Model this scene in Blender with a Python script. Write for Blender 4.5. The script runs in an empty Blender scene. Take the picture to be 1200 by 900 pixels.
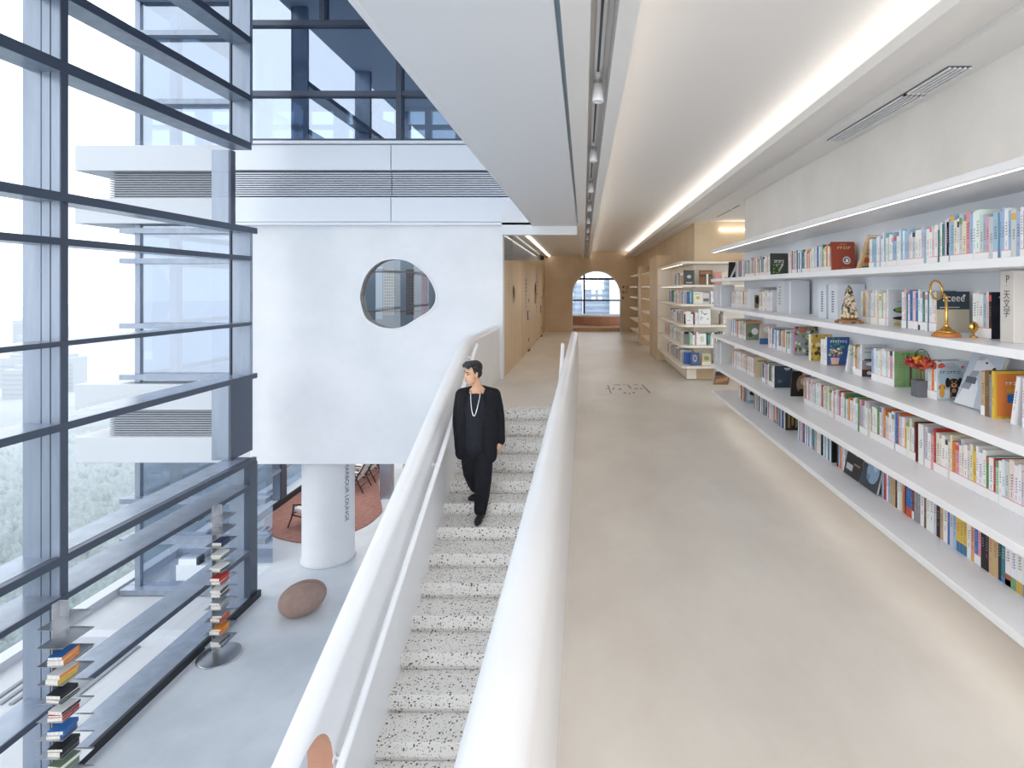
import bpy, bmesh, math, random
from mathutils import Vector, Matrix, Euler
random.seed(7)
PI = math.pi
H = 1.733          # eye height over the upper floor
F = 651.0          # focal length in pixels of a 1200 px wide frame
LOW = -3.7         # lower floor level
sc = bpy.context.scene
C = sc.collection

# ------------------------------------------------------------------ helpers
def lin(c):
    return c/12.92 if c <= 0.04045 else ((c+0.055)/1.055)**2.4
def rgb(r, g, b):
    return (lin(r/255), lin(g/255), lin(b/255), 1.0)
def hexc(h):
    return rgb(int(h[0:2],16), int(h[2:4],16), int(h[4:6],16))

class MB:
    """collects shapes, then links them as ONE mesh object"""
    def __init__(self, col=None):
        self.v=[]; self.f=[]; self.m=[]; self.c=[]; self.s=[]; self.cur=0; self.col=col or (1,1,1,1); self.smooth=False
    def face(self, idx):
        self.f.append(idx); self.m.append(self.cur); self.c.append(self.col); self.s.append(self.smooth)
    def add(self, pts, faces, M=None):
        o=len(self.v)
        for p in pts:
            p=Vector(p)
            self.v.append(tuple(M@p if M is not None else p))
        for f in faces: self.face([o+i for i in f])
    def box(self, x0,x1,y0,y1,z0,z1, M=None):
        x0,x1=min(x0,x1),max(x0,x1); y0,y1=min(y0,y1),max(y0,y1); z0,z1=min(z0,z1),max(z0,z1)
        P=[(x0,y0,z0),(x1,y0,z0),(x1,y1,z0),(x0,y1,z0),(x0,y0,z1),(x1,y0,z1),(x1,y1,z1),(x0,y1,z1)]
        self.add(P,[(0,3,2,1),(4,5,6,7),(0,1,5,4),(1,2,6,5),(2,3,7,6),(3,0,4,7)],M)
    def quad(self,a,b,c,d,M=None):
        self.add([a,b,c,d],[(0,1,2,3)],M)
    def poly(self, pts, M=None):
        self.add(pts,[tuple(range(len(pts)))],M)
    def prism(self, pts, z0, z1, axis='z', M=None):
        """polygon extruded along an axis; pts are the two other coordinates"""
        n=len(pts)
        def mk(p,t):
            if axis=='z': return (p[0],p[1],t)
            if axis=='y': return (p[0],t,p[1])
            return (t,p[0],p[1])
        P=[mk(p,z0) for p in pts]+[mk(p,z1) for p in pts]
        Fs=[tuple(range(n-1,-1,-1)),tuple(range(n,2*n))]
        for i in range(n):
            j=(i+1)%n; Fs.append((i,j,n+j,n+i))
        self.add(P,Fs,M)
    def tube(self, path, r, n=10, closed=False, M=None):
        path=[Vector(p) for p in path]; k=len(path)
        rs=r if isinstance(r,(list,tuple)) else [r]*k
        rings=[]; up=None
        for i,p in enumerate(path):
            a=path[(i-1)%k] if (closed or i>0) else p
            b=path[(i+1)%k] if (closed or i<k-1) else p
            t=(b-a).normalized()
            if up is None:
                up=Vector((0,0,1)) if abs(t.z)<0.9 else Vector((1,0,0))
            s=t.cross(up).normalized(); u=s.cross(t).normalized(); up=u
            rings.append([p+(s*math.cos(2*PI*q/n)+u*math.sin(2*PI*q/n))*rs[i] for q in range(n)])
        P=[q for rr in rings for q in rr]; Fs=[]
        for i in range(k if closed else k-1):
            j=(i+1)%k
            for q in range(n):
                w=(q+1)%n; Fs.append((i*n+q,i*n+w,j*n+w,j*n+q))
        if not closed:
            Fs.append(tuple(range(n-1,-1,-1))); Fs.append(tuple((k-1)*n+q for q in range(n)))
        sm=self.smooth; self.smooth=True; self.add(P,Fs,M); self.smooth=sm
    def lathe(self, prof, n=24, M=None, sx=1, sy=1):
        P=[]; Fs=[]
        for (r,z) in prof:
            for q in range(n):
                a=2*PI*q/n; P.append((r*math.cos(a)*sx, r*math.sin(a)*sy, z))
        for i in range(len(prof)-1):
            for q in range(n):
                w=(q+1)%n; Fs.append((i*n+q,i*n+w,(i+1)*n+w,(i+1)*n+q))
        Fs.append(tuple(range(n-1,-1,-1))); Fs.append(tuple((len(prof)-1)*n+q for q in range(n)))
        sm=self.smooth; self.smooth=True; self.add(P,Fs,M); self.smooth=sm
    def ball(self, c, rx, ry=None, rz=None, n=14, k=9, M=None):
        ry=ry or rx; rz=rz or rx; P=[]; Fs=[]
        for i in range(k+1):
            th=PI*i/k
            for q in range(n):
                a=2*PI*q/n; P.append((c[0]+rx*math.sin(th)*math.cos(a), c[1]+ry*math.sin(th)*math.sin(a), c[2]+rz*math.cos(th)))
        for i in range(k):
            for q in range(n):
                w=(q+1)%n; Fs.append((i*n+q,(i+1)*n+q,(i+1)*n+w,i*n+w))
        sm=self.smooth; self.smooth=True; self.add(P,Fs,M); self.smooth=sm
    def build(self, name, mats, parent=None, bevel=0, seg=2, color=False, weld=False):
        me=bpy.data.meshes.new(name); me.from_pydata(self.v,[],self.f)
        mats=mats if isinstance(mats,(list,tuple)) else [mats]
        for m in mats: me.materials.append(m)
        for p,mi,s in zip(me.polygons,self.m,self.s):
            p.material_index=mi; p.use_smooth=s
        if color:
            at=me.color_attributes.new('Col','FLOAT_COLOR','CORNER')
            for p,c in zip(me.polygons,self.c):
                for li in p.loop_indices: at.data[li].color=c
        if weld:
            bm=bmesh.new(); bm.from_mesh(me); bmesh.ops.remove_doubles(bm,verts=bm.verts,dist=1e-5); bm.to_mesh(me); bm.free()
        me.update()
        o=bpy.data.objects.new(name,me); C.objects.link(o)
        if parent: o.parent=parent
        if bevel:
            b=o.modifiers.new('bevel','BEVEL'); b.width=bevel; b.segments=seg; b.limit_method='ANGLE'; b.angle_limit=math.radians(40)
        return o

def tag(o, label=None, cat=None, group=None, kind=None):
    if label: o['label']=label
    if cat: o['category']=cat
    if group: o['group']=group
    if kind: o['kind']=kind
    return o
def empty(name, loc=(0,0,0), rz=0, parent=None):
    o=bpy.data.objects.new(name,None); o.location=loc; o.rotation_euler=(0,0,rz); o.empty_display_size=.1
    C.objects.link(o)
    if parent: o.parent=parent
    return o
def struct(o, label, cat):
    return tag(o,label,cat,kind='structure')
def copy_tree(o, parent=None):
    c=o.copy(); C.objects.link(c); c.parent=parent
    for ch in o.children: copy_tree(ch,c)
    return c

# ------------------------------------------------------------------ materials
def newmat(name):
    m=bpy.data.materials.new(name); m.use_nodes=True
    nt=m.node_tree; b=nt.nodes['Principled BSDF']
    return m,nt,b
def plain(name, col, rough=.5, metal=0, spec=.5, emit=None, es=0):
    m,nt,b=newmat(name)
    b.inputs['Base Color'].default_value=col; b.inputs['Roughness'].default_value=rough
    b.inputs['Metallic'].default_value=metal; b.inputs['Specular IOR Level'].default_value=spec
    if emit: b.inputs['Emission Color'].default_value=emit; b.inputs['Emission Strength'].default_value=es
    return m
def mottled(name, c1, c2, scale=2.0, rough=.5, detail=6, stretch=(1,1,1), bump=0, spec=.5, metal=0, lo=.35, hi=.65, coord='Object'):
    m,nt,b=newmat(name)
    tc=nt.nodes.new('ShaderNodeTexCoord'); mp=nt.nodes.new('ShaderNodeMapping'); mp.inputs['Scale'].default_value=stretch
    nz=nt.nodes.new('ShaderNodeTexNoise'); nz.inputs['Scale'].default_value=scale; nz.inputs['Detail'].default_value=detail
    nz.inputs['Roughness'].default_value=.6
    rp=nt.nodes.new('ShaderNodeValToRGB'); rp.color_ramp.elements[0].position=lo; rp.color_ramp.elements[1].position=hi
    rp.color_ramp.elements[0].color=c1; rp.color_ramp.elements[1].color=c2
    L=nt.links.new
    L(tc.outputs[coord],mp.inputs[0]); L(mp.outputs[0],nz.inputs[0]); L(nz.outputs['Fac'],rp.inputs[0]); L(rp.outputs[0],b.inputs['Base Color'])
    b.inputs['Roughness'].default_value=rough; b.inputs['Specular IOR Level'].default_value=spec; b.inputs['Metallic'].default_value=metal
    if bump:
        bp=nt.nodes.new('ShaderNodeBump'); bp.inputs['Strength'].default_value=bump; bp.inputs['Distance'].default_value=.01
        L(nz.outputs['Fac'],bp.inputs['Height']); L(bp.outputs[0],b.inputs['Normal'])
    return m
def emis(name, col, s):
    m=bpy.data.materials.new(name); m.use_nodes=True; nt=m.node_tree; nt.nodes.clear()
    e=nt.nodes.new('ShaderNodeEmission'); e.inputs[0].default_value=col; e.inputs[1].default_value=s
    o=nt.nodes.new('ShaderNodeOutputMaterial'); nt.links.new(e.outputs[0],o.inputs[0]); return m
def glass(name, tint, refl, rough=0.0, rcol=(1,1,1,1)):
    m=bpy.data.materials.new(name); m.use_nodes=True; nt=m.node_tree; nt.nodes.clear()
    t=nt.nodes.new('ShaderNodeBsdfTransparent'); t.inputs[0].default_value=tint
    g=nt.nodes.new('ShaderNodeBsdfGlossy'); g.inputs['Roughness'].default_value=rough; g.inputs[0].default_value=rcol
    fr=nt.nodes.new('ShaderNodeLayerWeight'); fr.inputs[0].default_value=.35
    mr=nt.nodes.new('ShaderNodeMapRange'); mr.inputs[3].default_value=refl; mr.inputs[4].default_value=min(1,refl+.35)
    mx=nt.nodes.new('ShaderNodeMixShader'); o=nt.nodes.new('ShaderNodeOutputMaterial'); L=nt.links.new
    L(fr.outputs['Fresnel'],mr.inputs[0]); L(mr.outputs[0],mx.inputs[0]); L(t.outputs[0],mx.inputs[1]); L(g.outputs[0],mx.inputs[2]); L(mx.outputs[0],o.inputs[0])
    return m
def colattr(name, rough=.45, spec=.4):
    m,nt,b=newmat(name)
    a=nt.nodes.new('ShaderNodeVertexColor'); a.layer_name='Col'
    nt.links.new(a.outputs[0],b.inputs['Base Color']); b.inputs['Roughness'].default_value=rough; b.inputs['Specular IOR Level'].default_value=spec
    return m
def terrazzo():
    m,nt,b=newmat('terrazzo'); L=nt.links.new; N=nt.nodes.new
    tc=N('ShaderNodeTexCoord')
    dist=N('ShaderNodeTexNoise'); dist.inputs['Scale'].default_value=30; 
    base=N('ShaderNodeTexNoise'); base.inputs['Scale'].default_value=3
    rp=N('ShaderNodeValToRGB'); rp.color_ramp.elements[0].color=rgb(222,219,214); rp.color_ramp.elements[1].color=rgb(238,236,232)
    mixv=N('ShaderNodeMix'); mixv.data_type='RGBA'; mixv.inputs[0].default_value=.02
    L(tc.outputs['Object'],dist.inputs[0]); L(tc.outputs['Object'],base.inputs[0]); L(base.outputs[0],rp.inputs[0])
    L(tc.outputs['Object'],mixv.inputs[6]); L(dist.outputs['Color'],mixv.inputs[7])
    last=rp.outputs[0]
    for sc_,rad,keep,cols in ((36,.30,.5,(rgb(40,38,40),rgb(120,92,66))),(70,.30,.42,(rgb(70,62,58),rgb(150,122,96)))):
        v=N('ShaderNodeTexVoronoi'); v.inputs['Scale'].default_value=sc_; L(mixv.outputs[2],v.inputs[0])
        lt=N('ShaderNodeMath'); lt.operation='LESS_THAN'; lt.inputs[1].default_value=rad; L(v.outputs['Distance'],lt.inputs[0])
        sep=N('ShaderNodeSeparateColor'); L(v.outputs['Color'],sep.inputs[0])
        gt=N('ShaderNodeMath'); gt.operation='LESS_THAN'; gt.inputs[1].default_value=keep; L(sep.outputs[0],gt.inputs[0])
        mu=N('ShaderNodeMath'); mu.operation='MULTIPLY'; L(lt.outputs[0],mu.inputs[0]); L(gt.outputs[0],mu.inputs[1])
        cm=N('ShaderNodeMix'); cm.data_type='RGBA'; L(sep.outputs[1],cm.inputs[0]); cm.inputs[6].default_value=cols[0]; cm.inputs[7].default_value=cols[1]
        mx=N('ShaderNodeMix'); mx.data_type='RGBA'; L(mu.outputs[0],mx.inputs[0]); L(last,mx.inputs[6]); L(cm.outputs[2],mx.inputs[7]); last=mx.outputs[2]
    L(last,b.inputs['Base Color']); b.inputs['Roughness'].default_value=.45
    return m

M={}
M['plaster']=mottled('warm_plaster',rgb(231,227,221),rgb(240,236,231),1.6,.7)
M['wood_panel']=mottled('beige_panel',rgb(210,186,152),rgb(221,199,167),3,.5,stretch=(1,1,.15))
M['far_wall']=mottled('tan_plaster',rgb(207,183,150),rgb(218,196,165),1.4,.7)
M['white']=mottled('white_paint',rgb(232,235,240),rgb(240,242,246),1.2,.6)
M['white_satin']=mottled('white_satin_paint',rgb(236,237,240),rgb(243,244,246),1.0,.28)
M['ceil']=plain('ceiling_paint',rgb(236,234,232),.8)
M['ceil_cool']=plain('cool_soffit_paint',rgb(232,235,240),.6)
M['floor']=mottled('beige_microcement',rgb(208,201,192),rgb(227,222,214),1.3,.36,detail=9,stretch=(1,.55,1),lo=.3,hi=.7)
M['floor_low']=mottled('pale_grey_microcement',rgb(206,213,221),rgb(226,231,237),.9,.33,detail=8)
M['shelf']=mottled('white_shelf_lacquer',rgb(234,234,236),rgb(241,241,243),1.5,.35)
M['shelf_warm']=mottled('cream_shelf_lacquer',rgb(228,218,204),rgb(236,228,216),1.5,.4)
M['frame']=mottled('blue_grey_aluminium',rgb(142,153,169),rgb(158,168,183),6,.26,stretch=(1,1,.1),metal=.35)
M['frame_dark']=plain('dark_anodised_aluminium',rgb(76,85,101),.35,.3)
M['frame_black']=plain('black_gasket',rgb(36,40,48),.5)
M['panel']=plain('white_aluminium_panel',rgb(233,238,246),.4)
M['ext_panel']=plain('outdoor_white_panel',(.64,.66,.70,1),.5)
M['louver']=plain('pale_louver_metal',rgb(205,210,220),.4,.3)
M['shade']=plain('louver_shadow_metal',rgb(88,94,106),.6)
M['glass']=glass('clear_facade_glass',(.95,.97,.985,1),.03)
M['glass_up']=glass('blue_reflective_glass',(.48,.58,.70,1),.42,rcol=(.72,.80,.92,1))
M['glass_ext']=glass('blue_exterior_glass',(.70,.76,.84,1),.24,rcol=(.84,.89,.96,1))
M['led']=emis('warm_led',(1,.94,.87,1),4.8)
M['led_soft']=emis('warm_led_soft',(1,.90,.79,1),4)
M['terrazzo']=terrazzo()
M['steel']=plain('brushed_steel',rgb(196,198,202),.28,.9)
M['book']=colattr('book_cover_card')
M['paper']=mottled('book_paper_edge',rgb(226,220,208),rgb(243,239,230),40,.8,stretch=(1,1,.05))
M['label']=plain('white_spine_label',rgb(244,242,242),.5)
M['pink']=plain('pink_label_line',rgb(228,150,165),.5)
M['black']=plain('black_plastic',rgb(34,34,36),.4)
M['brass']=plain('polished_brass',rgb(205,160,85),.22,.95)
M['terra']=mottled('terracotta_paint',rgb(196,146,120),rgb(208,160,134),2,.6)
M['ink']=plain('dark_lettering',rgb(70,62,56),.6)
WORLD=1.75; EXPO=.36
NBOOKS=262
LAMPS=[((-1,-1.0,6.8),(0,0,0),4,3,150,(.9,.95,1)),((-6,15,-1.75),(0,0,0),3,6,70,(1,.97,.93)),((.9,-2.6,2.3),(1.35,0,0),2.2,1.4,110,(1,.975,.95)),((-4.2,12.3,2.9),(0,0,0),3,2,35,(.92,.97,1))]
# ------------------------------------------------------------------ room shell
def wall_hole(name, outer, hole, y0, y1, mats, parent=None, reveal=0):
    """wall slab in the XZ plane with one closed hole"""
    bm=bmesh.new()
    def side(y):
        vs=[bm.verts.new((p[0],y,p[1])) for p in outer]; hs=[bm.verts.new((p[0],y,p[1])) for p in hole]
        es=[bm.edges.new((vs[i],vs[(i+1)%len(vs)])) for i in range(len(vs))]+[bm.edges.new((hs[i],hs[(i+1)%len(hs)])) for i in range(len(hs))]
        bmesh.ops.triangle_fill(bm,edges=es,use_beauty=True)
        return vs,hs
    a,ha=side(y0); b,hb=side(y1)
    for L0,L1,mi in ((a,b,0),(ha,hb,reveal)):
        n=len(L0)
        for i in range(n):
            f=bm.faces.new((L0[i],L0[(i+1)%n],L1[(i+1)%n],L1[i])); f.material_index=mi
    bmesh.ops.recalc_face_normals(bm,faces=bm.faces)
    me=bpy.data.meshes.new(name); bm.to_mesh(me); bm.free()
    for m in (mats if isinstance(mats,list) else [mats]): me.materials.append(m)
    o=bpy.data.objects.new(name,me); C.objects.link(o)
    if parent: o.parent=parent
    return o

# upper floor, one slab in two flush pieces
m=MB(); m.box(-.10,2.30,-3,8.19,-.3,0); m.box(-1.61,2.30,8.19,22.5,-.3,0); m.box(2.30,6,7.86,10.9,-.3,0)
struct(m.build('floor',M['floor']),'beige polished microcement floor of the upper walkway','floor')
m=MB(); m.box(-6.15,4,-3,10.9,LOW-.3,LOW); m.box(-8.0,4,10.9,21,LOW-.3,LOW)
struct(m.build('floor_lower',M['floor_low']),'pale grey polished floor of the level below the stairs','floor')

# right wall: behind the first bookcase, with its returning end
m=MB(); m.box(2.28,2.5,-3,7.86,-.02,3.02)
struct(m.build('wall_right',M['plaster']),'cream plaster wall behind the long white bookshelves','wall')
m=MB(); m.box(2.13,2.4,10.68,22.3,-.02,3.02); m.box(2.4,6,10.68,10.9,-.02,3.02)
struct(m.build('wall_right.001',M['far_wall']),'beige plaster wall behind the farther bookcase','wall')
m=MB(); m.box(5.9,6.1,7.8,10.9,-.02,3.02)
struct(m.build('wall_aisle',M['plaster']),'plaster wall closing the side aisle between bookcases','wall')

# far wall with the arch
ax,ar=.51,.955; spr=1.46
arch=[(ax+ar,0)]+[(ax+ar*math.cos(t*PI/24),spr+ar*math.sin(t*PI/24)) for t in range(25)]+[(ax-ar,0)]
out=[(-1.75,0),(-1.75,3.3),(2.4,3.3),(2.4,0)]
m=MB(); m.prism(out[:3]+[out[3]]+arch,22.3,22.5,axis='y')
struct(m.build('wall_far',M['far_wall']),'tan plaster end wall pierced by a round-topped arch','wall')
m=MB()
for i in range(len(arch)-1):
    a,b=arch[i],arch[i+1]
    def o_(p): 
        d=Vector((p[0]-ax,0,max(0,p[1]-spr))).normalized()*.035; return (p[0]+d.x,p[1]+d.z)
    A,B=o_(a),o_(b)
    m.add([(a[0],22.28,a[1]),(b[0],22.28,b[1]),(B[0],22.28,B[1]),(A[0],22.28,A[1]),(a[0],22.52,a[1]),(b[0],22.52,b[1])],[(0,1,2,3),(0,4,5,1)])
struct(m.build('trim_1',M['white']),'thin white trim lining the arch opening','trim')

# left wall with the doors (sloping top, glass above)
m=MB(); m.prism([(10.86,0),(22.3,0),(22.3,2.86),(10.86,2.28)],-1.75,-1.55,axis='x')
struct(m.build('wall_left',M['wood_panel']),'tan panelled wall on the left holding flush doors and round peepholes','wall')
m=MB(); m.prism([(10.86,2.28),(22.3,2.86),(22.3,3.1),(10.86,3.1)],-1.66,-1.64,axis='x')
wo=struct(empty('window_4',(0,0,0)),'clear clerestory glass above the tan panelled door wall','window')
m.build('glass_pane',glass('clerestory_glass',(.9,.92,.93,1),.06),wo)
m=MB(); m.box(-5.5,-1.75,10.9,22.3,3.06,3.2)
struct(m.build('ceiling_side_room',M['white']),'white ceiling of the room behind the clerestory glass','ceiling')
m=MB(); m.box(-5.6,-5.5,10.9,22.3,0,3.1); m.box(-5.6,-1.6,22.3,22.5,0,3.1)
struct(m.build('wall_side_room',M['white']),'white wall of the room behind the clerestory glass','wall')

# the white volume with the pebble window
Yb=10.64; k=Yb/F
peb=[(185,500),(195,400),(230,290),(300,195),(400,130),(520,115),(640,135),(740,195),(830,280),(890,390),(908,465),(895,540),(840,610),(760,660),(680,710),(600,755),(500,775),(400,765),(310,730),(230,660)]
peb=[((x/8.185+400-684)*k, H-(y/8.185+290-338)*k) for x,y in peb]
def smooth_loop(P,n=4):
    R=[]; N=len(P)
    for i in range(N):
        p0,p1,p2,p3=[Vector(P[(i+j-1)%N]) for j in range(4)]
        for s in range(n):
            t=s/n; R.append(tuple(.5*((2*p1)+(-p0+p2)*t+(2*p0-5*p1+4*p2-p3)*t*t+(-p0+3*p1-3*p2+p3)*t**3)))
    return R
peb=smooth_loop(peb)
struct(wall_hole('wall_middle',[(-6.39,-1.63),(-1.55,-1.63),(-1.55,3.02),(-6.39,3.02)],peb,Yb,Yb+.22,[M['white'],plain('pebble_reveal',rgb(190,172,164),.6)],reveal=1),'smooth white wall of the hanging room with a pebble-shaped window','wall')
m=MB()
m.box(-6.39,4,Yb+.22,20.5,-1.63,-1.5)
struct(m.build('ceiling_lounge',M['white']),'underside of the hanging white room above the lounge','ceiling')
pw=struct(empty('window_5',(0,0,0)),'pebble-shaped window in the white wall with a thin white rim','window')
m=MB(); cx=sum(p[0] for p in peb)/len(peb); cz=sum(p[1] for p in peb)/len(peb)
n=len(peb)
for i in range(n):
    a,b=peb[i],peb[(i+1)%n]
    def s_(p,f): return (cx+(p[0]-cx)*f, cz+(p[1]-cz)*f)
    A,B=s_(a,1.035),s_(b,1.035)
    m.add([(a[0],Yb-.03,a[1]),(b[0],Yb-.03,b[1]),(B[0],Yb-.03,B[1]),(A[0],Yb-.03,A[1]),(a[0],Yb+.1,a[1]),(b[0],Yb+.1,b[1]),(A[0],Yb,A[1]),(B[0],Yb,B[1])],[(0,3,2,1),(0,1,5,4),(2,3,6,7)])
m.build('window_rim',M['white_satin'],pw)
m=MB(); m.poly([(p[0],Yb+.1,p[1]) for p in peb]); m.build('glass_pane',glass('pebble_glass',(.55,.6,.66,1),.12,rcol=(.75,.8,.85,1)),pw)
# inside the hanging room: back wall and tall display panels
m=MB(); m.box(-6.39,-1.75,13.6,13.7,-.1,3.02); struct(m.build('wall_hanging_room',plain('grey_room_paint',rgb(150,160,166),.7)),'grey back wall inside the hanging room','wall')
def dots(name,c1,c2,sx,sz):
    mt,nt,b=newmat(name); L=nt.links.new; N=nt.nodes.new
    tc=N('ShaderNodeTexCoord'); mp=N('ShaderNodeMapping'); mp.inputs['Scale'].default_value=(sx,1,sz); v=N('ShaderNodeTexVoronoi'); v.inputs['Scale'].default_value=1; v.inputs['Randomness'].default_value=.1
    lt=N('ShaderNodeMath'); lt.operation='LESS_THAN'; lt.inputs[1].default_value=.3; mx=N('ShaderNodeMix'); mx.data_type='RGBA'; mx.inputs[6].default_value=c1; mx.inputs[7].default_value=c2
    L(tc.outputs['Object'],mp.inputs[0]); L(mp.outputs[0],v.inputs[0]); L(v.outputs['Distance'],lt.inputs[0]); L(lt.outputs[0],mx.inputs[0]); L(mx.outputs[2],b.inputs['Base Color']); return mt
for x0,x1,z0,z1,mt,lb in ((-4.94,-4.78,1.0,2.25,plain('pale_board',rgb(190,204,218),.6),'pale blue board seen through the pebble window, left of the dotted one'),
    (-4.77,-4.50,1.10,2.19,dots('beige_dotted',rgb(196,190,180),rgb(110,104,98),18,14),'beige dotted display panel seen through the pebble window'),
    (-4.22,-4.02,1.10,2.19,dots('brown_dotted',rgb(112,96,86),rgb(40,34,34),14,14),'brown dotted display panel seen through the pebble window'),
    (-3.86,-3.72,1.10,2.05,plain('wine_panel',rgb(120,32,66),.6),'wine red display panel seen through the pebble window')):
    m=MB(); m.box(x0,x1,13.2,13.24,z0,z1); tag(m.build('display_panel',mt,bevel=.006),lb,'panel',)
for z,lb in ((2.10,'upper brown picture rail seen through the pebble window'),(1.18,'lower brown picture rail seen through the pebble window')):
    m=MB(); m.box(-5.4,-3.4,13.0,13.03,z,z+.035)
    for x in (-5.3,-3.5): m.box(x,x+.03,13.03,13.6,z,z+.035)
    tag(m.build('picture_rail',plain('brown_rail',rgb(120,88,74),.5)),lb,'rail')
# ---- spandrel band of the upper storey, in front of the white wall
sp=struct(empty('trim_2',(0,0,0)),'white aluminium spandrel band with a louver strip across the atrium','trim')
for a,b in ((-6.74,-3.67),(-3.655,-.62)):
    m=MB(); m.box(a,b,10.55,10.75,3.985,4.46); m.build('upper_panel',M['panel'],sp,bevel=.006)
    m=MB(); m.box(a,b,10.55,10.75,3.00,3.465); m.build('lower_panel',M['panel'],sp,bevel=.006)
    m=MB()
    for i in range(11):
        z=3.50+i*.042; m.box(a+(.09 if a<-5 else 0),b,10.60,10.66,z,z+.022)
    m.build('louver_slats',M['louver'],sp)
m=MB(); m.box(-6.74,-.62,10.68,10.75,3.465,3.985); m.build('louver_backing',M['shade'],sp)
m=MB(); m.box(-6.74,-.62,10.50,10.75,2.93,2.985); m.box(-6.74,-.62,10.5,10.75,4.475,4.53); m.build('edge_trim',M['panel'],sp,bevel=.006)

# ---- glazing of the top storey across the atrium
up=struct(empty('window_2',(0,0,0)),'dark framed glass front of the top storey above the spandrel','window')
m=MB()
for z in (5.38,6.72,7.5): m.box(-6.74,-.62,10.52,10.68,z,z+.1)
m.box(-6.74,-.62,10.55,10.68,4.53,4.58); m.build('transom',M['frame_dark'],up)
for x,z0,z1 in ((-6.62,4.53,7.6),(-3.50,4.53,7.6),(-4.95,6.8,7.6),(-2.0,4.53,7.6),(-.7,4.53,7.6)):
    m=MB(); m.box(x-.05,x+.05,10.5,10.68,z0,z1); m.build('mullion',M['frame_dark'],up)
m=MB(); m.box(-6.7,-.62,10.60,10.615,4.55,7.58); m.build('glass_pane',M['glass_up'],up)
m=MB(); m.box(-8.8,4,10.8,17.5,4.2,4.42); struct(m.build('floor_top',plain('grey_carpet',rgb(150,160,175),.8)),'grey floor of the top storey room','floor')
m=MB(); m.box(-8.8,4,10.8,17.5,7.4,7.6); struct(m.build('ceiling_top',plain('grey_ceiling',rgb(150,160,175),.8)),'ceiling of the top storey room','ceiling')
m=MB(); m.box(-1,-.9,10.8,17.5,4.4,7.5)
struct(m.build('wall_top',plain('blue_grey_wall',rgb(130,142,160),.8)),'side wall of the top storey room','wall')
wb=struct(empty('window_3',(0,0,0)),'far window wall of the top storey room','window')
m=MB()
for z in (4.42,5.38,6.72,7.3): m.box(-8.8,-1,17.3,17.5,z,z+.12)
m.build('transom',M['frame_dark'],wb)
for i in range(9):
    x=-8.75+i*.95; m=MB(); m.box(x,x+(.42 if i%2 else .2),17.3,17.5,4.42,7.4); m.build('mullion',M['frame_dark'],wb)

# ---- the tall left window wall
cw=struct(empty('window_1',(0,0,0)),'tall blue-grey aluminium curtain wall on the left with deep horizontal fins','window')
XI,XG=-5.75,-6.08
TR=[(5.95,6.06,9.6,XG),(4.955,5.063,9.6,XG),(4.12,4.245,9.6,XG),(2.69,2.79,9.77,XG),(2.21,2.288,9.6,XG),(1.095,1.152,9.6,XG),(.163,.248,9.77,XG-.12),(-1.72,-1.655,9.6,-6.22),(-2.85,-2.78,9.6,-6.15)]
for z0,z1,y1,xo in TR:
    m=MB(); m.box(xo,XI,-3,y1,z0,z1); m.build('transom',M['frame'],cw,bevel=.006)
m=MB(); m.box(-6.24,-5.86,-3,9.77,-1.29,-1.235); m.build('sill',M['frame'],cw)
m=MB(); m.box(-5.86,-5.83,-3,9.77,-1.30,-1.26); m.build('gasket',M['frame_black'],cw)
m=MB(); m.box(-5.83,XI,-3,9.77,-1.315,-1.224); m.build('guard_rail',M['frame_dark'],cw,bevel=.006)
m=MB(); m.box(-6.2,XI,-3,9.8,LOW,-3.60); m.build('base_sill',M['frame'],cw)
m=MB(); m.box(XI,XI+.05,-3,9.82,LOW,-3.585); m.build('base_gasket',M['frame_black'],cw)
for z0,z1,y1,xo in TR:      # dark front edge of each fin
    m=MB(); m.box(XI,XI+.012,-3,y1,z0,z1); m.build('fin_edge',M['frame_dark'],cw)
for y in (-.78,2.67,6.12):
    m=MB(); m.box(XG-.1,XI-.02,y,y+.08,LOW,7.6); m.build('mullion',M['frame'],cw)
    m=MB(); m.box(XI-.02,XI-.005,y-.003,y+.083,LOW,7.6); m.build('mullion_cap',M['frame_dark'],cw)
    m=MB(); m.box(-5.98,-5.975,y-.004,y,LOW,7.6); m.box(-5.88,-5.87,y-.004,y,LOW,7.6); m.build('mullion_seam',M['frame_dark'],cw)
y=9.57
for z0,z1 in ((4.245,7.6),(.248,2.69)):
    m=MB(); m.box(-6.05,XI,y,y+.08,z0,z1); m.build('mullion',M['frame'],cw)
    m=MB(); m.box(-6.10,-6.07,y-.01,y+.05,z0,z1); m.build('mullion_seam',M['frame_dark'],cw)
for z0,z1 in ((2.79,4.12),(-1.23,.163)):
    m=MB(); m.box(-6.41,-6.12,y,y+.08,z0,z1); m.build('mullion',M['frame'],cw)
    m=MB(); m.box(-6.12,-6.08,y,9.7 if z0>0 else 10.2,z0,z1); m.build('corner_panel',M['frame_dark'],cw)
m=MB(); m.box(-6.1,XI-.1,y,y+.08,LOW,-1.3); m.build('mullion',M['frame'],cw)
m=MB(); m.box(XI-.1,XI,y,y+.22,LOW,-1.3); m.build('mullion_cap',M['frame_dark'],cw)
for y0,y1 in ((-3,-.78),(-.70,2.67),(2.75,6.12),(6.20,9.57)):
    m=MB(); m.quad((XG,y0,LOW),(XG,y1,LOW),(XG,y1,7.6),(XG,y0,7.6)); m.build('glass_pane',M['glass'],cw)

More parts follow.
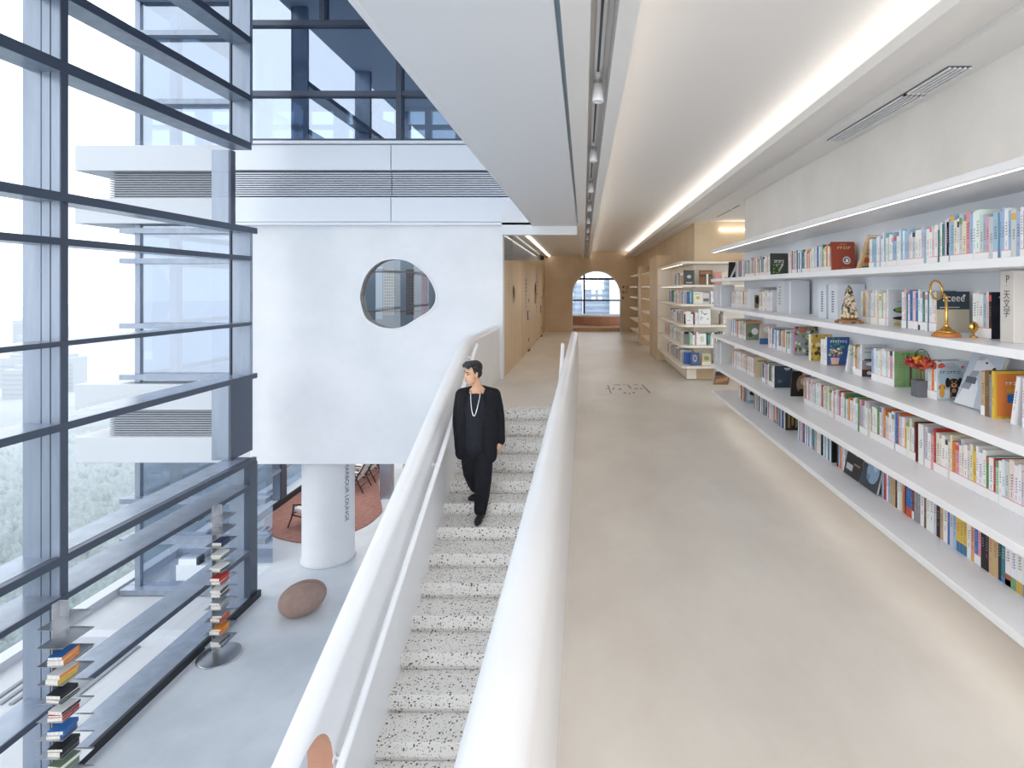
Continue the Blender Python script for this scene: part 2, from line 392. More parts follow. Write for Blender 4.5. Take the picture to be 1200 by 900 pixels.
# ---- wing of the same building outside (bands, louvers, glass)
wg=struct(empty('window_6',(0,0,0)),'outside wing of the building with white bands and louvers','window')
for zt in (4.507,-.125):
    d=zt-4.507
    for a,b in ((4.01,4.507),(2.99,3.48)):
        m=MB(); m.box(-9.85,-6.15,10.75,13.5,a+d,b+d); m.build('band',M['ext_panel'],wg,bevel=.01)
    m=MB(); m.box(-9.25,-6.4,10.95,13.4,3.48+d,4.01+d); m.build('louver_backing',plain('outdoor_shadow_metal',(.26,.28,.31,1),.6),wg)
    m=MB()
    for i in range(11): m.box(-9.28,-6.5,10.88,10.95,3.50+d+i*.045,3.525+d+i*.045)
    m.build('louver_slats',plain('outdoor_louver',(.34,.36,.40,1),.4),wg)
for z0,z1,zs in ((-.12,2.99,(2.86,2.27,1.0,0.0)),(4.507,7.6,(5.38,6.72)),(-4.25,-1.62,(-3.2,-2.42,-4.2))):
    m=MB(); m.box(-8.8,-6.15,10.98,10.99,z0,z1); m.box(-8.8,-8.79,10.99,17.5,z0,z1); m.build('glass_pane',M['glass_ext'],wg)
    for z in zs:
        m=MB(); m.box(-9.05,-6.2,10.82,11.02,z-.05,z+.05); m.box(-9.05,-8.8,11.03,17.5,z-.05,z+.05); m.build('transom',M['frame'],wg)
    m=MB(); m.box(-8.84,-8.74,10.94,11.04,z0,z1); m.build('mullion',M['frame'],wg)
    m=MB(); m.box(-8.35,-8.2,11.2,11.35,z0,z1); m.build('column',M['ext_panel'],wg)
m=MB(); m.box(-8.8,-6.4,10.99,17.5,-1.6,-.1); m.box(-8.8,-6.4,10.99,17.5,3,4.2); m.build('slab',M['ext_panel'],wg)
m=MB(); m.box(-8.7,-6.4,14.4,14.5,-.1,3.0); m.build('blind',plain('pale_blind',(.52,.57,.63,1),.7),wg)
# terrace outside
te=struct(empty('floor_terrace',(0,0,0)),'pale outdoor terrace deck beyond the curtain wall','floor')
m=MB(); m.box(-9.1,-6.2,-6,10.98,-4.5,-4.27); m.build('deck',plain('pale_deck',(.58,.60,.63,1),.6),te)
m=MB(); m.box(-9.35,-9.1,-6,14,-4.5,-4.12); m.build('kerb',M['ext_panel'],te)
for y0 in (2.4,5.2,8.0):
    m=MB()
    for i in range(8): m.box(-8.6+i*.16,-8.54+i*.16,y0,y0+1.5,-4.27,-4.245)
    m.build('grate',plain('outdoor_shadow_metal',(.26,.28,.31,1),.6),te)
m=MB(); m.box(-9.1,-6.2,9.3,9.5,-4.27,-4.1); m.build('kerb',M['ext_panel'],te)

# ---- lounge windows further back
lw=struct(empty('window_7',(0,0,0)),'lounge window wall beyond the white column','window')
m=MB(); m.box(-7.95,-7.57,10.9,20.8,-2.85,-2.78); m.build('transom',M['frame'],lw)
m=MB(); m.box(-7.95,-7.6,10.9,20.8,LOW,-3.58); m.build('base_sill',M['panel'],lw)
m=MB(); m.box(-7.6,-7.55,10.9,20.8,LOW,-3.55); m.build('base_gasket',M['frame_black'],lw)
for y in (13.9,17.35):
    m=MB(); m.box(-7.95,-7.6,y,y+.08,LOW,-1.6); m.build('mullion',M['frame'],lw)
    m=MB(); m.box(-7.6,-7.56,y,y+.25,LOW,-1.6); m.build('mullion_cap',M['frame_dark'],lw)
m=MB(); m.quad((-7.92,10.9,LOW),(-7.92,20.8,LOW),(-7.92,20.8,-1.6),(-7.92,10.9,-1.6)); m.build('glass_pane',M['glass'],lw)
m=MB(); m.box(-8,4,20.8,21,LOW,-1.5); struct(m.build('wall_lounge',M['plaster']),'cream wall at the back of the lounge','wall')
m=MB(); m.box(-4.85,-1,14.9,15.1,LOW,-1.6); struct(m.build('wall_lounge.001',M['wood_panel']),'tan panelled partition right of the steel post in the lounge','wall')

# ---- ceilings
m=MB(); m.box(-.93,-.125,-3,10.5,2.91,3.15); m.box(-.96,-.93,-3,10.5,2.905,3.3)
struct(m.build('ceiling_left',M['ceil_cool']),'cool white soffit beside the atrium void','ceiling')
m=MB(); m.box(-.125,-.10,-3,10.6,2.98,3.15); struct(m.build('trim_3',plain('painted_blue_reflection',rgb(140,175,195),.1)),'narrow bluish glass slit in the ceiling','trim')  # blue reflection of the slit glass put into the base colour
m=MB(); m.box(-.10,.03,-3,22.3,2.93,3.3); m.box(.15,.24,-3,22.3,2.93,3.3); m.box(.03,.15,-3,22.3,3.12,3.3)
struct(m.build('ceiling_beam',M['ceil']),'white ceiling beam with a recessed slot for the track lights','ceiling')
m=MB(); m.box(.24,1.95,-3,22.3,3.22,3.4)
struct(m.build('ceiling',M['ceil']),'warm white recessed ceiling over the walkway','ceiling')
cv=MB(); cv.box(1.64,1.80,-3,22.3,2.985,3.03); cv.box(1.80,1.98,-3,22.3,3.03,3.1); cv.box(1.98,2.35,-3,22.3,2.995,3.1)
cv.box(2.35,6.1,7.8,10.9,3.02,3.1); cv.box(1.64,1.67,-3,22.3,3.03,3.055); cv.box(1.92,1.95,-3,22.3,3.1,3.25)
struct(cv.build('ceiling_right',M['ceil']),'dropped soffit with a stepped cove lip along the bookshelves','ceiling')
m=MB(); m.box(1.70,1.74,-3,22.28,3.035,3.05); tag(m.build('light_strip',M['led']),'warm light strip hidden in the cove above the bookshelves','light')
m=MB(); m.box(-1.55,-.125,10.5,10.7,2.75,3.3); struct(m.build('trim_4',M['white']),'white header beam crossing the walkway before the doors','trim')
m=MB(); m.box(-1.30,-.10,10.7,22.3,3.05,3.3); m.box(-1.75,-1.30,10.7,22.3,3.2,3.3); m.box(-1.60,-1.42,10.7,22.3,3.0,3.03)
struct(m.build('ceiling_far',M['ceil']),'cream ceiling in front of the door wall','ceiling')
m=MB(); m.box(-1.40,-1.36,10.72,22.28,3.03,3.045); tag(m.build('light_strip',M['led']),'warm light strip along the top of the tan door wall','light')
m=MB(); m.box(2.6,5.8,10.62,10.68,2.85,2.88); tag(m.build('light_strip',M['led_soft']),'warm light strip in the side aisle behind the long bookcase','light')
m=MB(); m.box(-6.2,-.93,-3,10.6,7.6,7.8); struct(m.build('ceiling_atrium',plain('grey_roof_paint',rgb(190,200,214),.7)),'high roof over the glazed atrium','ceiling')
m=MB(); m.box(-.96,-.93,-3,10.5,3.3,7.6); struct(m.build('wall_atrium',M['white']),'upper white wall over the soffit edge','wall')

m=MB(); m.box(.242,.25,-3,22.3,3.02,3.05); tag(m.build('light_strip',M['led_soft']),'warm light strip along the ceiling beam facing the bookshelves','light')
# ---- arch room beyond
m=MB(); m.box(-2.5,3.5,22.5,27,-.05,.15); struct(m.build('floor_arch',mottled('orange_wood',rgb(205,160,120),rgb(222,182,144),2,.5,stretch=(8,1,1))),'raised orange wooden floor behind the arch','floor')
m=MB(); m.box(-2.5,3.5,22.5,27,3.2,3.3); struct(m.build('ceiling_arch',M['ceil']),'ceiling of the bay behind the arch','ceiling')
m=MB(); m.box(-2.6,-2.5,22.5,27,0,3.3); m.box(3.5,3.6,22.5,27,0,3.3); struct(m.build('wall_arch',M['far_wall']),'side walls of the bay behind the arch','wall')
aw=struct(empty('window_8',(0,0,0)),'dark framed window behind the arch','window')
m=MB()
for z in (.35,1.14,2.13): m.box(-2.5,3.5,26.0,26.1,z,z+(.07 if z<2 else .1))
m.build('transom',M['frame_black'],aw)
for x in (-2.4,-.02,2.6):
    m=MB(); m.box(x,x+.09,26.0,26.1,.15,3.2); m.build('mullion',M['frame_black'],aw)
m=MB(); m.box(-2.5,3.5,26.04,26.05,.15,3.2); m.build('glass_pane',M['glass'],aw)
b=MB(); pts=[]
for i in range(17):
    t=PI+PI*i/16; pts.append((.75+1.95*math.cos(t), 25.6+1.7*math.sin(t)))
b.prism(pts,.15,.5); bench=b.build('curved_bench',M['terra'],bevel=.01)
b=MB(); b.prism([(x*1.0,y) for x,y in pts],.5,.56); b.build('bench_top',M['white'],bench,bevel=.01)
tag(bench,'low curved terracotta bench with white top under the arch window','bench')

def armchair():
    t=empty('armchair'); f=plain('dark_grey_fabric',rgb(52,58,72),.9)
    m=MB(); m.box(-.32,.32,-.3,.3,.24,.44); m.build('seat',f,t,bevel=.05)
    m=MB(); m.box(-.36,.36,.25,.42,.24,.98); m.build('backrest',f,t,bevel=.07)
    for s_ in (-1,1):
        m=MB(); m.box(s_*.34-.07,s_*.34+.07,-.32,.36,.2,.64); m.build('armrest',f,t,bevel=.05)
        for y_ in (-.26,.3):
            m=MB(); m.tube([(s_*.3,y_,0),(s_*.28,y_,.24)],[.015,.02],8); m.build('leg',M['frame_black'],t)
    return t
a_=armchair(); a_.location=(-4.15,11.35,4.42); a_.rotation_euler=(0,0,2.7)
tag(a_,'dark upholstered armchair behind the glass of the top storey','chair')
# ------------------------------------------------------------------ stairs and balustrades
R_,G_,Y0=.148,.30,7.89
st=tag(empty('staircase',(0,0,LOW)),'straight terrazzo staircase descending between two white balustrades','stairs')
def child(o,p):
    o.parent=p; o.location=tuple(Vector(o.location)-Vector(p.location)); return o
for kx in range(25):
    y=Y0-kx*G_; z=-kx*R_
    m=MB()
    if kx>0: m.box(-1.63,-.22,y,y+G_+.012,z-.115,z)
    else: m.box(-1.61,-.235,y,y+.30,z-.115,z+.003)
    m.box(-1.63,-.22,y+.022,y+G_+.03,z-R_-.05,z-.115)
    child(m.build('step',M['terrazzo'],None,bevel=.006),st)
# right balustrade (level, with a rounded top)
def bal_section(xo,xi,zt,zb,rh):
    n=12; c=(xo+xi)/2; w=abs(xi-xo)/2
    return [(xi,zb)]+[(c+w*math.cos(t*PI/n),zt-rh+rh*math.sin(t*PI/n)) for t in range(n+1)]+[(xo,zb)]
def sweep(name,secs,mats):
    m=MB(); k=len(secs[0][1]); m.smooth=True
    P=[(p[0],y,p[1]) for y,s in secs for p in s]; Fs=[]
    for i in range(len(secs)-1):
        for q in range(k):
            w=(q+1)%k; Fs.append((i*k+q,i*k+w,(i+1)*k+w,(i+1)*k+q))
    m.add(P,Fs); m.smooth=False
    o=len(secs)-1
    m.add([P[q] for q in range(k)],[tuple(range(k))]); m.add([P[o*k+q] for q in range(k)],[tuple(range(k-1,-1,-1))])
    ob=m.build(name,mats,weld=True)
    bm=bmesh.new(); bm.from_mesh(ob.data); bmesh.ops.recalc_face_normals(bm,faces=bm.faces)
    for e in bm.edges:
        if len(e.link_faces)==2 and e.calc_face_angle(0)>.7: e.smooth=False
    bm.to_mesh(ob.data); bm.free()
    return ob
secs=[(-3,bal_section(-.235,-.10,.93,LOW,.075)),(10.3,bal_section(-.235,-.10,.93,LOW,.075))]
for t in range(1,7):
    a=t*PI/12; secs.append((10.3+.15*math.sin(a),bal_section(-.235,-.10,.93-.15*(1-math.cos(a)),LOW,.075)))
rb=sweep('balustrade',secs,M['white_satin'])
tag(rb,'level white balustrade with rounded top between the stairs and walkway','balustrade')
def rail(parent,x,xw,ys):
    m=MB(); path=[(x,.4,.87-(Y0-.4)*R_/G_),(x,7.85,.87-.02),(x,7.95,.90),(x,8.0,.93)]
    m.tube(path,.027,12); m.build('handrail',M['white_satin'],parent)
    for y in ys:
        z=.87-(Y0-y)*R_/G_; b=MB(); b.tube([(xw,y,z-.05),((x+xw)/2,y,z-.05),(x,y,z-.02)],.012,8); b.lathe([(.03,0),(.03,.01)],12,Matrix.Translation((xw,y,z-.05))@Matrix.Rotation(PI/2,4,'Y'))
        b.build('rail_bracket',M['white_satin'],parent)
rail(rb,-.30,-.24,(1.3,3.59,5.93,7.78))
# left balustrade follows the flight
def top_z(y):
    a=1.03; b=.53+.408*(y-6.71); d=.12
    h_=max(d-abs(a-b),0)/d
    return min(a,b)-h_*h_*d*.25
def x_out(y): return -1.775
ys=[.1+i*.25 for i in range(28)]+[7.2+i*.1 for i in range(18)]+[9.5,10.62]
secs=[(y,bal_section(x_out(y),-1.61,top_z(y),min(top_z(y)-1.6,-(Y0-y)*R_/G_-.35),.08)) for y in ys]
lb=sweep('balustrade',secs,[M['white_satin'],M['terra']])
tag(lb,'sloping white balustrade on the atrium side of the stairs, with an oval hole','balustrade')
cut=MB(); cut.cur=0; el=[(3.27+.30*math.cos(t*2*PI/40),-1.32+.36*math.sin(t*2*PI/40)) for t in range(40)]
cut.prism(el,-2.3,-1.3,axis='x'); co=cut.build('cutter',M['terra'])
bm=bmesh.new(); bm.from_mesh(co.data); bmesh.ops.recalc_face_normals(bm,faces=bm.faces); bm.to_mesh(co.data); bm.free()
bo=lb.modifiers.new('hole','BOOLEAN'); bo.object=co; bo.operation='DIFFERENCE'; bo.solver='EXACT'; bo.material_mode='TRANSFER'
def bake(o):
    bpy.context.view_layer.update()
    dg=bpy.context.evaluated_depsgraph_get(); me=bpy.data.meshes.new_from_object(o.evaluated_get(dg)); o.modifiers.clear(); o.data=me; return o
bake(lb); bpy.data.objects.remove(co)
rail(lb,-1.537,-1.612,(1.3,3.59,5.93,7.78))

# ------------------------------------------------------------------ track lights
tr=tag(empty('track_light_rail',(.09,3,3.12)),'long white track running in the ceiling slot','light track')
m=MB(); m.box(.065,.115,-2.9,22.2,3.09,3.12); child(m.build('rail',M['white_satin']),tr)
m=MB(); m.box(.083,.097,-2.9,22.2,3.086,3.092); child(m.build('groove',M['shade']),tr)
def track_spot(y):
    t=empty('track_spotlight',(.09,y,3.09))
    m=MB(); m.box(-.016,.016,-.06,.06,-.03,0); m.build('adapter',M['white_satin'],t,bevel=.004)
    m=MB(); m.tube([(-.02,0,-.03),(-.024,0,-.075)],.005,6); m.tube([(.02,0,-.03),(.024,0,-.075)],.005,6); m.tube([(0,0,-.02),(0,0,-.05)],.012,8); m.build('bracket',M['steel'],t)
    m=MB(); m.lathe([(.018,-.055),(.027,-.06),(.034,-.10),(.038,-.17),(.037,-.172),(.033,-.168)],20); m.build('lamp_head',M['white_satin'],t)
    m=MB(); m.lathe([(.031,-.166),(.031,-.1665)],20); m.build('lens',emis('spot_lens',(1,.93,.84,1),4),t)
    return t
names=['nearest','second','third','fourth','fifth','sixth','seventh','eighth','ninth','tenth','eleventh','twelfth']
for i in range(12):
    t=track_spot(3.53+i*1.66)
    tag(t,('white track spotlight in the ceiling slot, %s from the camera'%names[i]) if i else 'white track spotlight in the ceiling slot, nearest the camera and largest','spotlight','track spotlights in the ceiling slot')
    if i%2==0 or i<3:
        L=bpy.data.lights.new('spot_lamp','SPOT'); L.energy=16 if i<2 else 34; L.spot_size=1.9; L.spot_blend=.8; L.color=(1,.92,.84) if i<2 else (1,.86,.70); L.shadow_soft_size=.05
        o=bpy.data.objects.new('spot_lamp',L); o.location=(0,0,-.2); o.parent=t; C.objects.link(o); o.rotation_euler=(0,.45,0)
# ceiling air diffusers
def diffuser(x0,x1,y0,y1,z,lb):
    t=tag(empty('air_diffuser',((x0+x1)/2,(y0+y1)/2,z)),lb,'air vent','ceiling air vents')
    m=MB(); w=(x1-x0)/2; l=(y1-y0)/2
    m.box(-w,w,-l,l,-.004,.01); m.build('backing',M['shade'],t)
    m=MB()
    for i in range(5):
        x=-w+i*(2*w-.012)/4; m.box(x,x+.014,-l,l,-.012,0)
    m.box(-w,w,-.02-l*.45,.02-l*.45,-.012,0); m.build('slats',M['shelf'],t)
diffuser(2.07,2.20,3.15,4.72,2.99,'long slotted air vent in the soffit above the near bookshelves')
diffuser(2.2,2.42,8.6,10.0,3.02,'slotted air vent over the side aisle beyond the long bookcase')

# ------------------------------------------------------------------ doors and signs on the tan wall
def strokes(m,cx,cz,w,h,n,rnd,put):
    for i in range(n):
        if rnd.random()<.5:
            x=cx+rnd.uniform(-.45,.0)*w; z=cz+rnd.uniform(-.45,.35)*h; put(m,x,z,x+rnd.uniform(.4,.6)*w,z+.2*h)
        else:
            x=cx+rnd.uniform(-.45,.4)*w; z=cz+rnd.uniform(-.5,0)*h; put(m,x,z,x+.24*w,z+rnd.uniform(.4,.6)*h)
def puty(Yp):
    return lambda m,a,b,c,d: m.quad((a,Yp,b),(c,Yp,b),(c,Yp,d),(a,Yp,d))
def putx(Xp):
    return lambda m,a,b,c,d: m.quad((Xp,a,b),(Xp,c,b),(Xp,c,d),(Xp,a,d))
brown=plain('dark_brown_glass',rgb(58,36,28),.7,spec=.1)
for i,(y,z,r,lb) in enumerate(((12.23,1.6,.21,'small round dark window nearest on the tan door wall'),(17.7,1.57,.35,'large round dark window in the middle of the tan door wall'),(21.3,1.6,.31,'round dark window farthest along the tan door wall'))):
    t=tag(empty('round_window',(-1.55,y,z)),lb,'window','round windows on the tan wall')
    mm=Matrix.Rotation(PI/2,4,'Y'); m=MB(); m.lathe([(r-.02,0),(r-.02,.004)],32,mm); m.build('pane',brown,t)
    m=MB(); m.lathe([(r-.02,.004),(r-.02,.012),(r,.012),(r,0)],32,mm); m.build('rim',M['wood_panel'],t)
for i,(y0,y1,lb) in enumerate(((13.9,15.6,'tan flush door nearest on the left wall, with dark lock plate'),(18.2,20.2,'tan flush door farther along the left wall, with dark lock plate'))):
    d=struct(empty('door_%d'%(i+1),(-1.55,y0,0)),lb,'door'); l=y1-y0
    m=MB(); m.box(0,.008,0,l,.01,2.2); m.build('leaf',M['wood_panel'],d)
    m=MB(); m.box(.008,.02,l-.42,l-.12,.86,1.12); m.build('lock_plate',M['black'],d,bevel=.004)
    m=MB(); m.box(.02,.045,l-.34,l-.22,.92,1.06); m.build('door_handle',M['steel'],d,bevel=.006)
    for z in (.25,1.35):
        m=MB(); m.box(.008,.016,l-.08,l+.02,z,z+.10); m.build('hinge',M['shade'],d)
    m=MB(); m.box(0,.05,l-.3,l+.1,.0,.03); m.build('door_stop',M['black'],d)
rnd=random.Random(3)
for i,(y,z0,z1,w) in enumerate(((14.75,1.95,1.25,.26),(18.4,1.95,1.0,.26),(11.3,1.9,1.35,.12))):
    m=MB(); n=8; 
    for q in range(n):
        zz=z0+(z1-z0)*q/(n-1); ww=w if q<4 else w*.5
        strokes(m,y,zz,ww,abs(z1-z0)/n*.8,5 if q<4 else 3,rnd,putx(-1.537))
    tag(m.build('wall_sign',plain('bold_lettering',rgb(56,44,36),.8,spec=.1) if i<2 else plain('faded_lettering',rgb(170,150,128),.6)),('vertical dark lettering beside the nearer tan door','vertical dark lettering beside the farther tan door','faint vertical lettering near the wall corner')[i],'sign','vertical lettering on the tan wall')
m=MB()
for cx,zz,w,n in ((1.575,1.78,.10,2),(1.575,1.60,.10,2),(1.575,1.36,.10,2)): strokes(m,cx,zz,w,.14,5,rnd,puty(22.29))
for cx in (1.69,1.76):
    for q in range(5): strokes(m,cx,1.83-q*.07,.055,.06,4,rnd,puty(22.29))
tag(m.build('wall_sign',M['ink']),'dark vertical lettering on the end wall right of the arch','sign')
# floor marking
m=MB()
mm=lambda a,b,w: m.quad((a[0]-w,a[1],.002),(a[0]+w,a[1],.002),(b[0]+w,b[1],.002),(b[0]-w,b[1],.002))
m.col=(1,1,1,1)
m2=MB(); m2.box(.20,1.05,9.05,10.35,0,.0015)
fm=tag(m2.build('floor_emblem',plain('pale_floor_tile',rgb(214,208,200),.35)),'pale rectangular floor panel marked with sparse dark strokes','floor marking')
def fl(x0,y0,x1,y1,w=.012):
    d=Vector((x1-x0,y1-y0)); nn=Vector((-d.y,d.x)).normalized()*w
    m.quad((x0-nn.x,y0-nn.y,.003),(x0+nn.x,y0+nn.y,.003),(x1+nn.x,y1+nn.y,.003),(x1-nn.x,y1-nn.y,.003))
for s in ((.43,9.95,.45,9.15,.011),(.38,9.55,.43,9.65),(.50,9.5,.53,9.7),(.54,9.95,.66,9.98,.03),(.60,9.55,.65,9.55,.05),(.79,9.98,.82,9.6,.014),(.88,9.6,.93,9.58,.05),(.90,9.98,.97,10.0,.03),(.98,9.6,1.01,9.6,.05),(1.05,10.0,1.10,9.2,.013),(.66,9.2,.70,9.2,.05),(.74,9.15,.77,9.15,.04),(.81,9.22,.85,9.22,.05),(.70,9.98,.76,9.98,.02)): fl(*s)
m.build('marking_strokes',plain('grey_floor_inlay',rgb(128,118,110),.5),fm)

# ------------------------------------------------------------------ lower level
col=tag(empty('round_column',(-5.16,11.24,LOW)),'thick white round column under the hanging room','column')
m=MB(); m.lathe([(.50,0),(.50,.02),(.49,.025),(.49,2.07)],48); m.build('shaft',M['white'],col)
m=MB(); m.lathe([(.515,0),(.515,.05),(.495,.055)],48); m.build('base_ring',M['ceil_cool'],col)
tcu=bpy.data.curves.new('lettering','FONT'); tcu.body='HARBOUR LOUNGE'; tcu.size=.16; tcu.space_character=1.02; tcu.extrude=0
to=bpy.data.objects.new('lettering',tcu); C.objects.link(to); bpy.context.view_layer.update()
me=bpy.data.meshes.new_from_object(to.evaluated_get(bpy.context.evaluated_depsgraph_get())); bpy.data.objects.remove(to)
xs=[v.co.x for v in me.vertices]; Lx=max(xs)-min(xs); s_=1.15/Lx
for v in me.vertices:
    a=math.radians(-22)+ (v.co.y*s_-.05)/.493      # angle round the shaft
    v.co=(.493*math.cos(a),.493*math.sin(a),1.96-(v.co.x-min(xs))*s_)
me.materials.append(M['ink']); o=bpy.data.objects.new('lettering',me); C.objects.link(o); o.parent=col
# rug
rug=[(12.54,-7.17),(12.9,-7.42),(13.25,-7.5),(14.2,-7.53),(15.5,-7.53),(18,-7.53),(20,-7.5),(20.2,-6.8),(18,-6.4),(15.9,-5.85),(15.25,-5.62),(14.6,-5.36),(14.04,-5.12),(13.5,-4.9),(13.1,-4.9),(12.72,-4.96),(12.37,-5.15),(12.1,-5.4),(11.9,-5.7),(11.85,-6.05),(12.0,-6.5),(12.2,-6.85)]
rp=smooth_loop([(x,y) for y,x in rug],3)
m=MB(); m.prism(rp,LOW,LOW+.022)
tag(m.build('lounge_rug',mottled('terracotta_rug',rgb(150,108,98),rgb(170,126,116),9,.95,bump=.3)),'wavy-edged terracotta rug under the lounge chairs','rug')
# pouf
m=MB(); m.ball((0,0,0),.37,.37,.25,40,24)
pf=m.build('floor_pouf',mottled('dusty_pink_felt',rgb(158,132,122),rgb(170,144,134),7,.95,bump=.05))
for v in pf.data.vertices:
    c=v.co; c.z+=.035*c.x/.37; c.x*=1+.06*c.y/.37
    if c.z<-.2: c.z=-.2-(c.z+.2)*-.2
pf.location=(-4.74,9.36,LOW+.215); pf.rotation_euler=(0,0,.2)
tag(pf,'pebble-shaped dusty pink felt pouf on the pale lower floor','pouf')
m=MB(); m.tube([(.371*math.cos(t)*1.0,.02,.251*math.sin(t)+.035*math.cos(t)) for t in [PI*(.06+.88*i/24) for i in range(25)]],.003,6); m.build('seam',plain('pouf_seam',rgb(132,108,100),.9),pf)
# steel post in the lounge
m=MB(); m.box(-.15,.15,-.12,.12,0,2.1); sp_=m.build('steel_post',plain('brushed_steel_sheet',rgb(170,180,195),.3,.8),bevel=.01); sp_.location=(-5.12,14.45,LOW)
tag(sp_,'shiny steel post beside the terracotta rug in the lounge','post')
m=MB(); m.box(-.17,.17,-.14,.14,0,.03); m.build('foot_plate',M['steel'],sp_)
# lounge chairs
dw=mottled('dark_walnut',rgb(50,33,28),rgb(72,48,38),20,.4,stretch=(1,1,6)); cu=plain('pale_cushion',rgb(214,212,210),.9)
def lounge_chair():
    t=empty('lounge_chair')
    for s in (-.28,.28):
        m=MB(); m.tube([(-.42,s,0),(-.30,s,.30),(-.27,s,.52)],[.014,.018,.018],8); m.build('leg',dw,t)
        m=MB(); m.tube([(.36,s,0),(.22,s,.28),(.12,s,.52)],[.014,.018,.018],8); m.build('leg',dw,t)
        m=MB(); m.tube([(-.29,s,.52),(-.1,s,.54),(.3,s,.50)],[.018,.02,.014],8); m.build('armrest',dw,t)
        m=MB(); m.tube([(-.33,s,.30),(.2,s,.22)],.016,8); m.tube([(.10,s,.25),(.52,s,.98)],.017,8); m.build('side_rail',dw,t)
    m=MB(); 
    for z,x in ((.45,.215),(.62,.31),(.8,.41),(.96,.505)): m.tube([(x,-.28,z),(x,.28,z)],.012,8)
    m.tube([(-.33,-.28,.30),(-.33,.28,.30)],.015,8); m.tube([(.28,-.28,.16),(.28,.28,.16)],.012,8); m.build('cross_rail',dw,t)
    m=MB(); m.box(-.36,.14,-.25,.25,.31,.40,Matrix.Rotation(.13,4,'Y')); m.build('seat',cu,t,bevel=.03)
    m=MB(); m.box(-.05,.04,-.25,.25,0,.72,Matrix.Translation((.12,0,.30))@Matrix.Rotation(.52,4,'Y')); m.build('backrest',cu,t,bevel=.03)
    return t
lc=lounge_chair()
for i,(x,y,rz,lb) in enumerate(((-6.22,12.75,-.2,'dark wood lounge chair left of the round column, mostly hidden by it'),(-6.18,14.95,0,'nearest dark wood lounge chair in the row right of the column'),(-6.15,15.75,0,'second dark wood lounge chair in the row right of the column'),(-6.12,16.55,0,'third dark wood lounge chair in the row right of the column'))):
    o=lc if i==0 else copy_tree(lc)
    o.location=(x,y,LOW+.026); o.rotation_euler=(0,0,rz); tag(o,lb,'chair','lounge chairs on the terracotta rug')
# ------------------------------------------------------------------ bookcases
ZS=[.302,.67,1.085,1.48,1.866]; ZTOP=2.235; TH=.042
for z,nm in zip(ZS,('lowest','second-lowest','middle','fourth','fifth')):
    m=MB(); m.box(1.80,2.28,-3,7.86,z-TH,z); o=tag(m.build('book_shelf',M['shelf'],bevel=.004),'long white wall shelf full of books, %s of the five near shelves'%nm if nm in('lowest','second-lowest','middle') else 'long white wall shelf full of books, %s up of the five near shelves'%nm,'shelf','long white wall shelves')
    if nm=='lowest':
        m=MB(); m.box(1.95,1.975,-3,7.8,.302-TH-.004,.302-TH); m.build('light_strip',emis('floor_wash_led',(1,.90,.80,1),4.5),o)
m=MB(); m.box(1.80,2.28,-3,7.86,ZTOP,ZTOP+TH); o=tag(m.build('shelf_canopy',M['shelf'],bevel=.004),'white canopy board with a thin light strip above the top row of books','shelf')
m=MB(); m.box(1.825,1.834,-3,7.82,ZTOP-.003,ZTOP); m.build('light_strip',emis('canopy_led',(1,.93,.84,1),3.2),o)
m=MB(); m.box(2.272,2.28,-3,7.86,.0,ZTOP); struct(m.build('trim_5',M['white']),'white back panel behind the long wall shelves','trim')
ZF=[.30,.68,1.06,1.445,1.80]
def far_shelf(poly,z0,z1,name,p):
    m=MB(); m.prism(poly,z0,z1); return child(m.build(name,M['shelf_warm'],bevel=.004),p)
b2=tag(empty('bookcase',(2.13,11.8,0)),'cream wall-hung bookcase wrapping a corner beyond the side aisle','bookcase')
poly=[(1.78,13.38),(1.78,10.34),(1.81,10.25),(1.89,10.2),(3.6,10.2),(3.6,10.68),(2.13,10.68),(2.13,13.38)]
for z in ZF: far_shelf(poly,z-.04,z,'shelf',b2)
far_shelf(poly,2.19,2.23,'canopy',b2)
m=MB(); m.box(1.78,2.12,13.34,13.38,.3,2.19); child(m.build('end_panel',M['shelf_warm']),b2)
m=MB(); m.box(2.115,2.13,10.68,13.38,.3,2.19); m.box(2.13,3.6,10.665,10.68,.3,2.19); child(m.build('back_panel',M['shelf_warm']),b2)
for z in ZF[1:]+[2.19+.04]:
    m=MB(); m.box(1.86,1.87,10.5,13.3,z-.043,z-.04); child(m.build('light_strip',M['led_soft']),b2)
m=MB(); m.box(1.95,2.13,10.5,13.38,.02,.26); child(m.build('plinth',M['shelf_warm']),b2)
b3=tag(empty('bookcase',(2.13,16,0)),'cream bookcase niche between two tall piers near the arch','bookcase')
for y0,y1,zt in ((13.4,14.9,2.53),(17.1,17.9,2.42)):
    m=MB(); m.box(1.76,2.13,y0,y1,0,zt); child(m.build('pier',M['wood_panel'],bevel=.006),b3)
for z in ZF+[2.19]:
    m=MB(); m.box(1.78,2.13,14.9,17.1,z-.04,z); child(m.build('shelf',M['shelf_warm']),b3)
    m=MB(); m.box(2.0,2.02,14.95,17.05,z-.044,z-.04); child(m.build('light_strip',M['led_soft']),b3)
b4=tag(empty('bookcase',(2.13,19.3,0)),'short cream shelves beside the arch, farthest bookcase of the wall','bookcase')
for z in ZF+[2.19]:
    m=MB(); m.box(1.70,2.13,17.9,20.4,z-.04,z); child(m.build('shelf',M['shelf_warm']),b4)
    m=MB(); m.box(2.0,2.02,17.95,20.3,z-.044,z-.04); child(m.build('light_strip',M['led_soft']),b4)

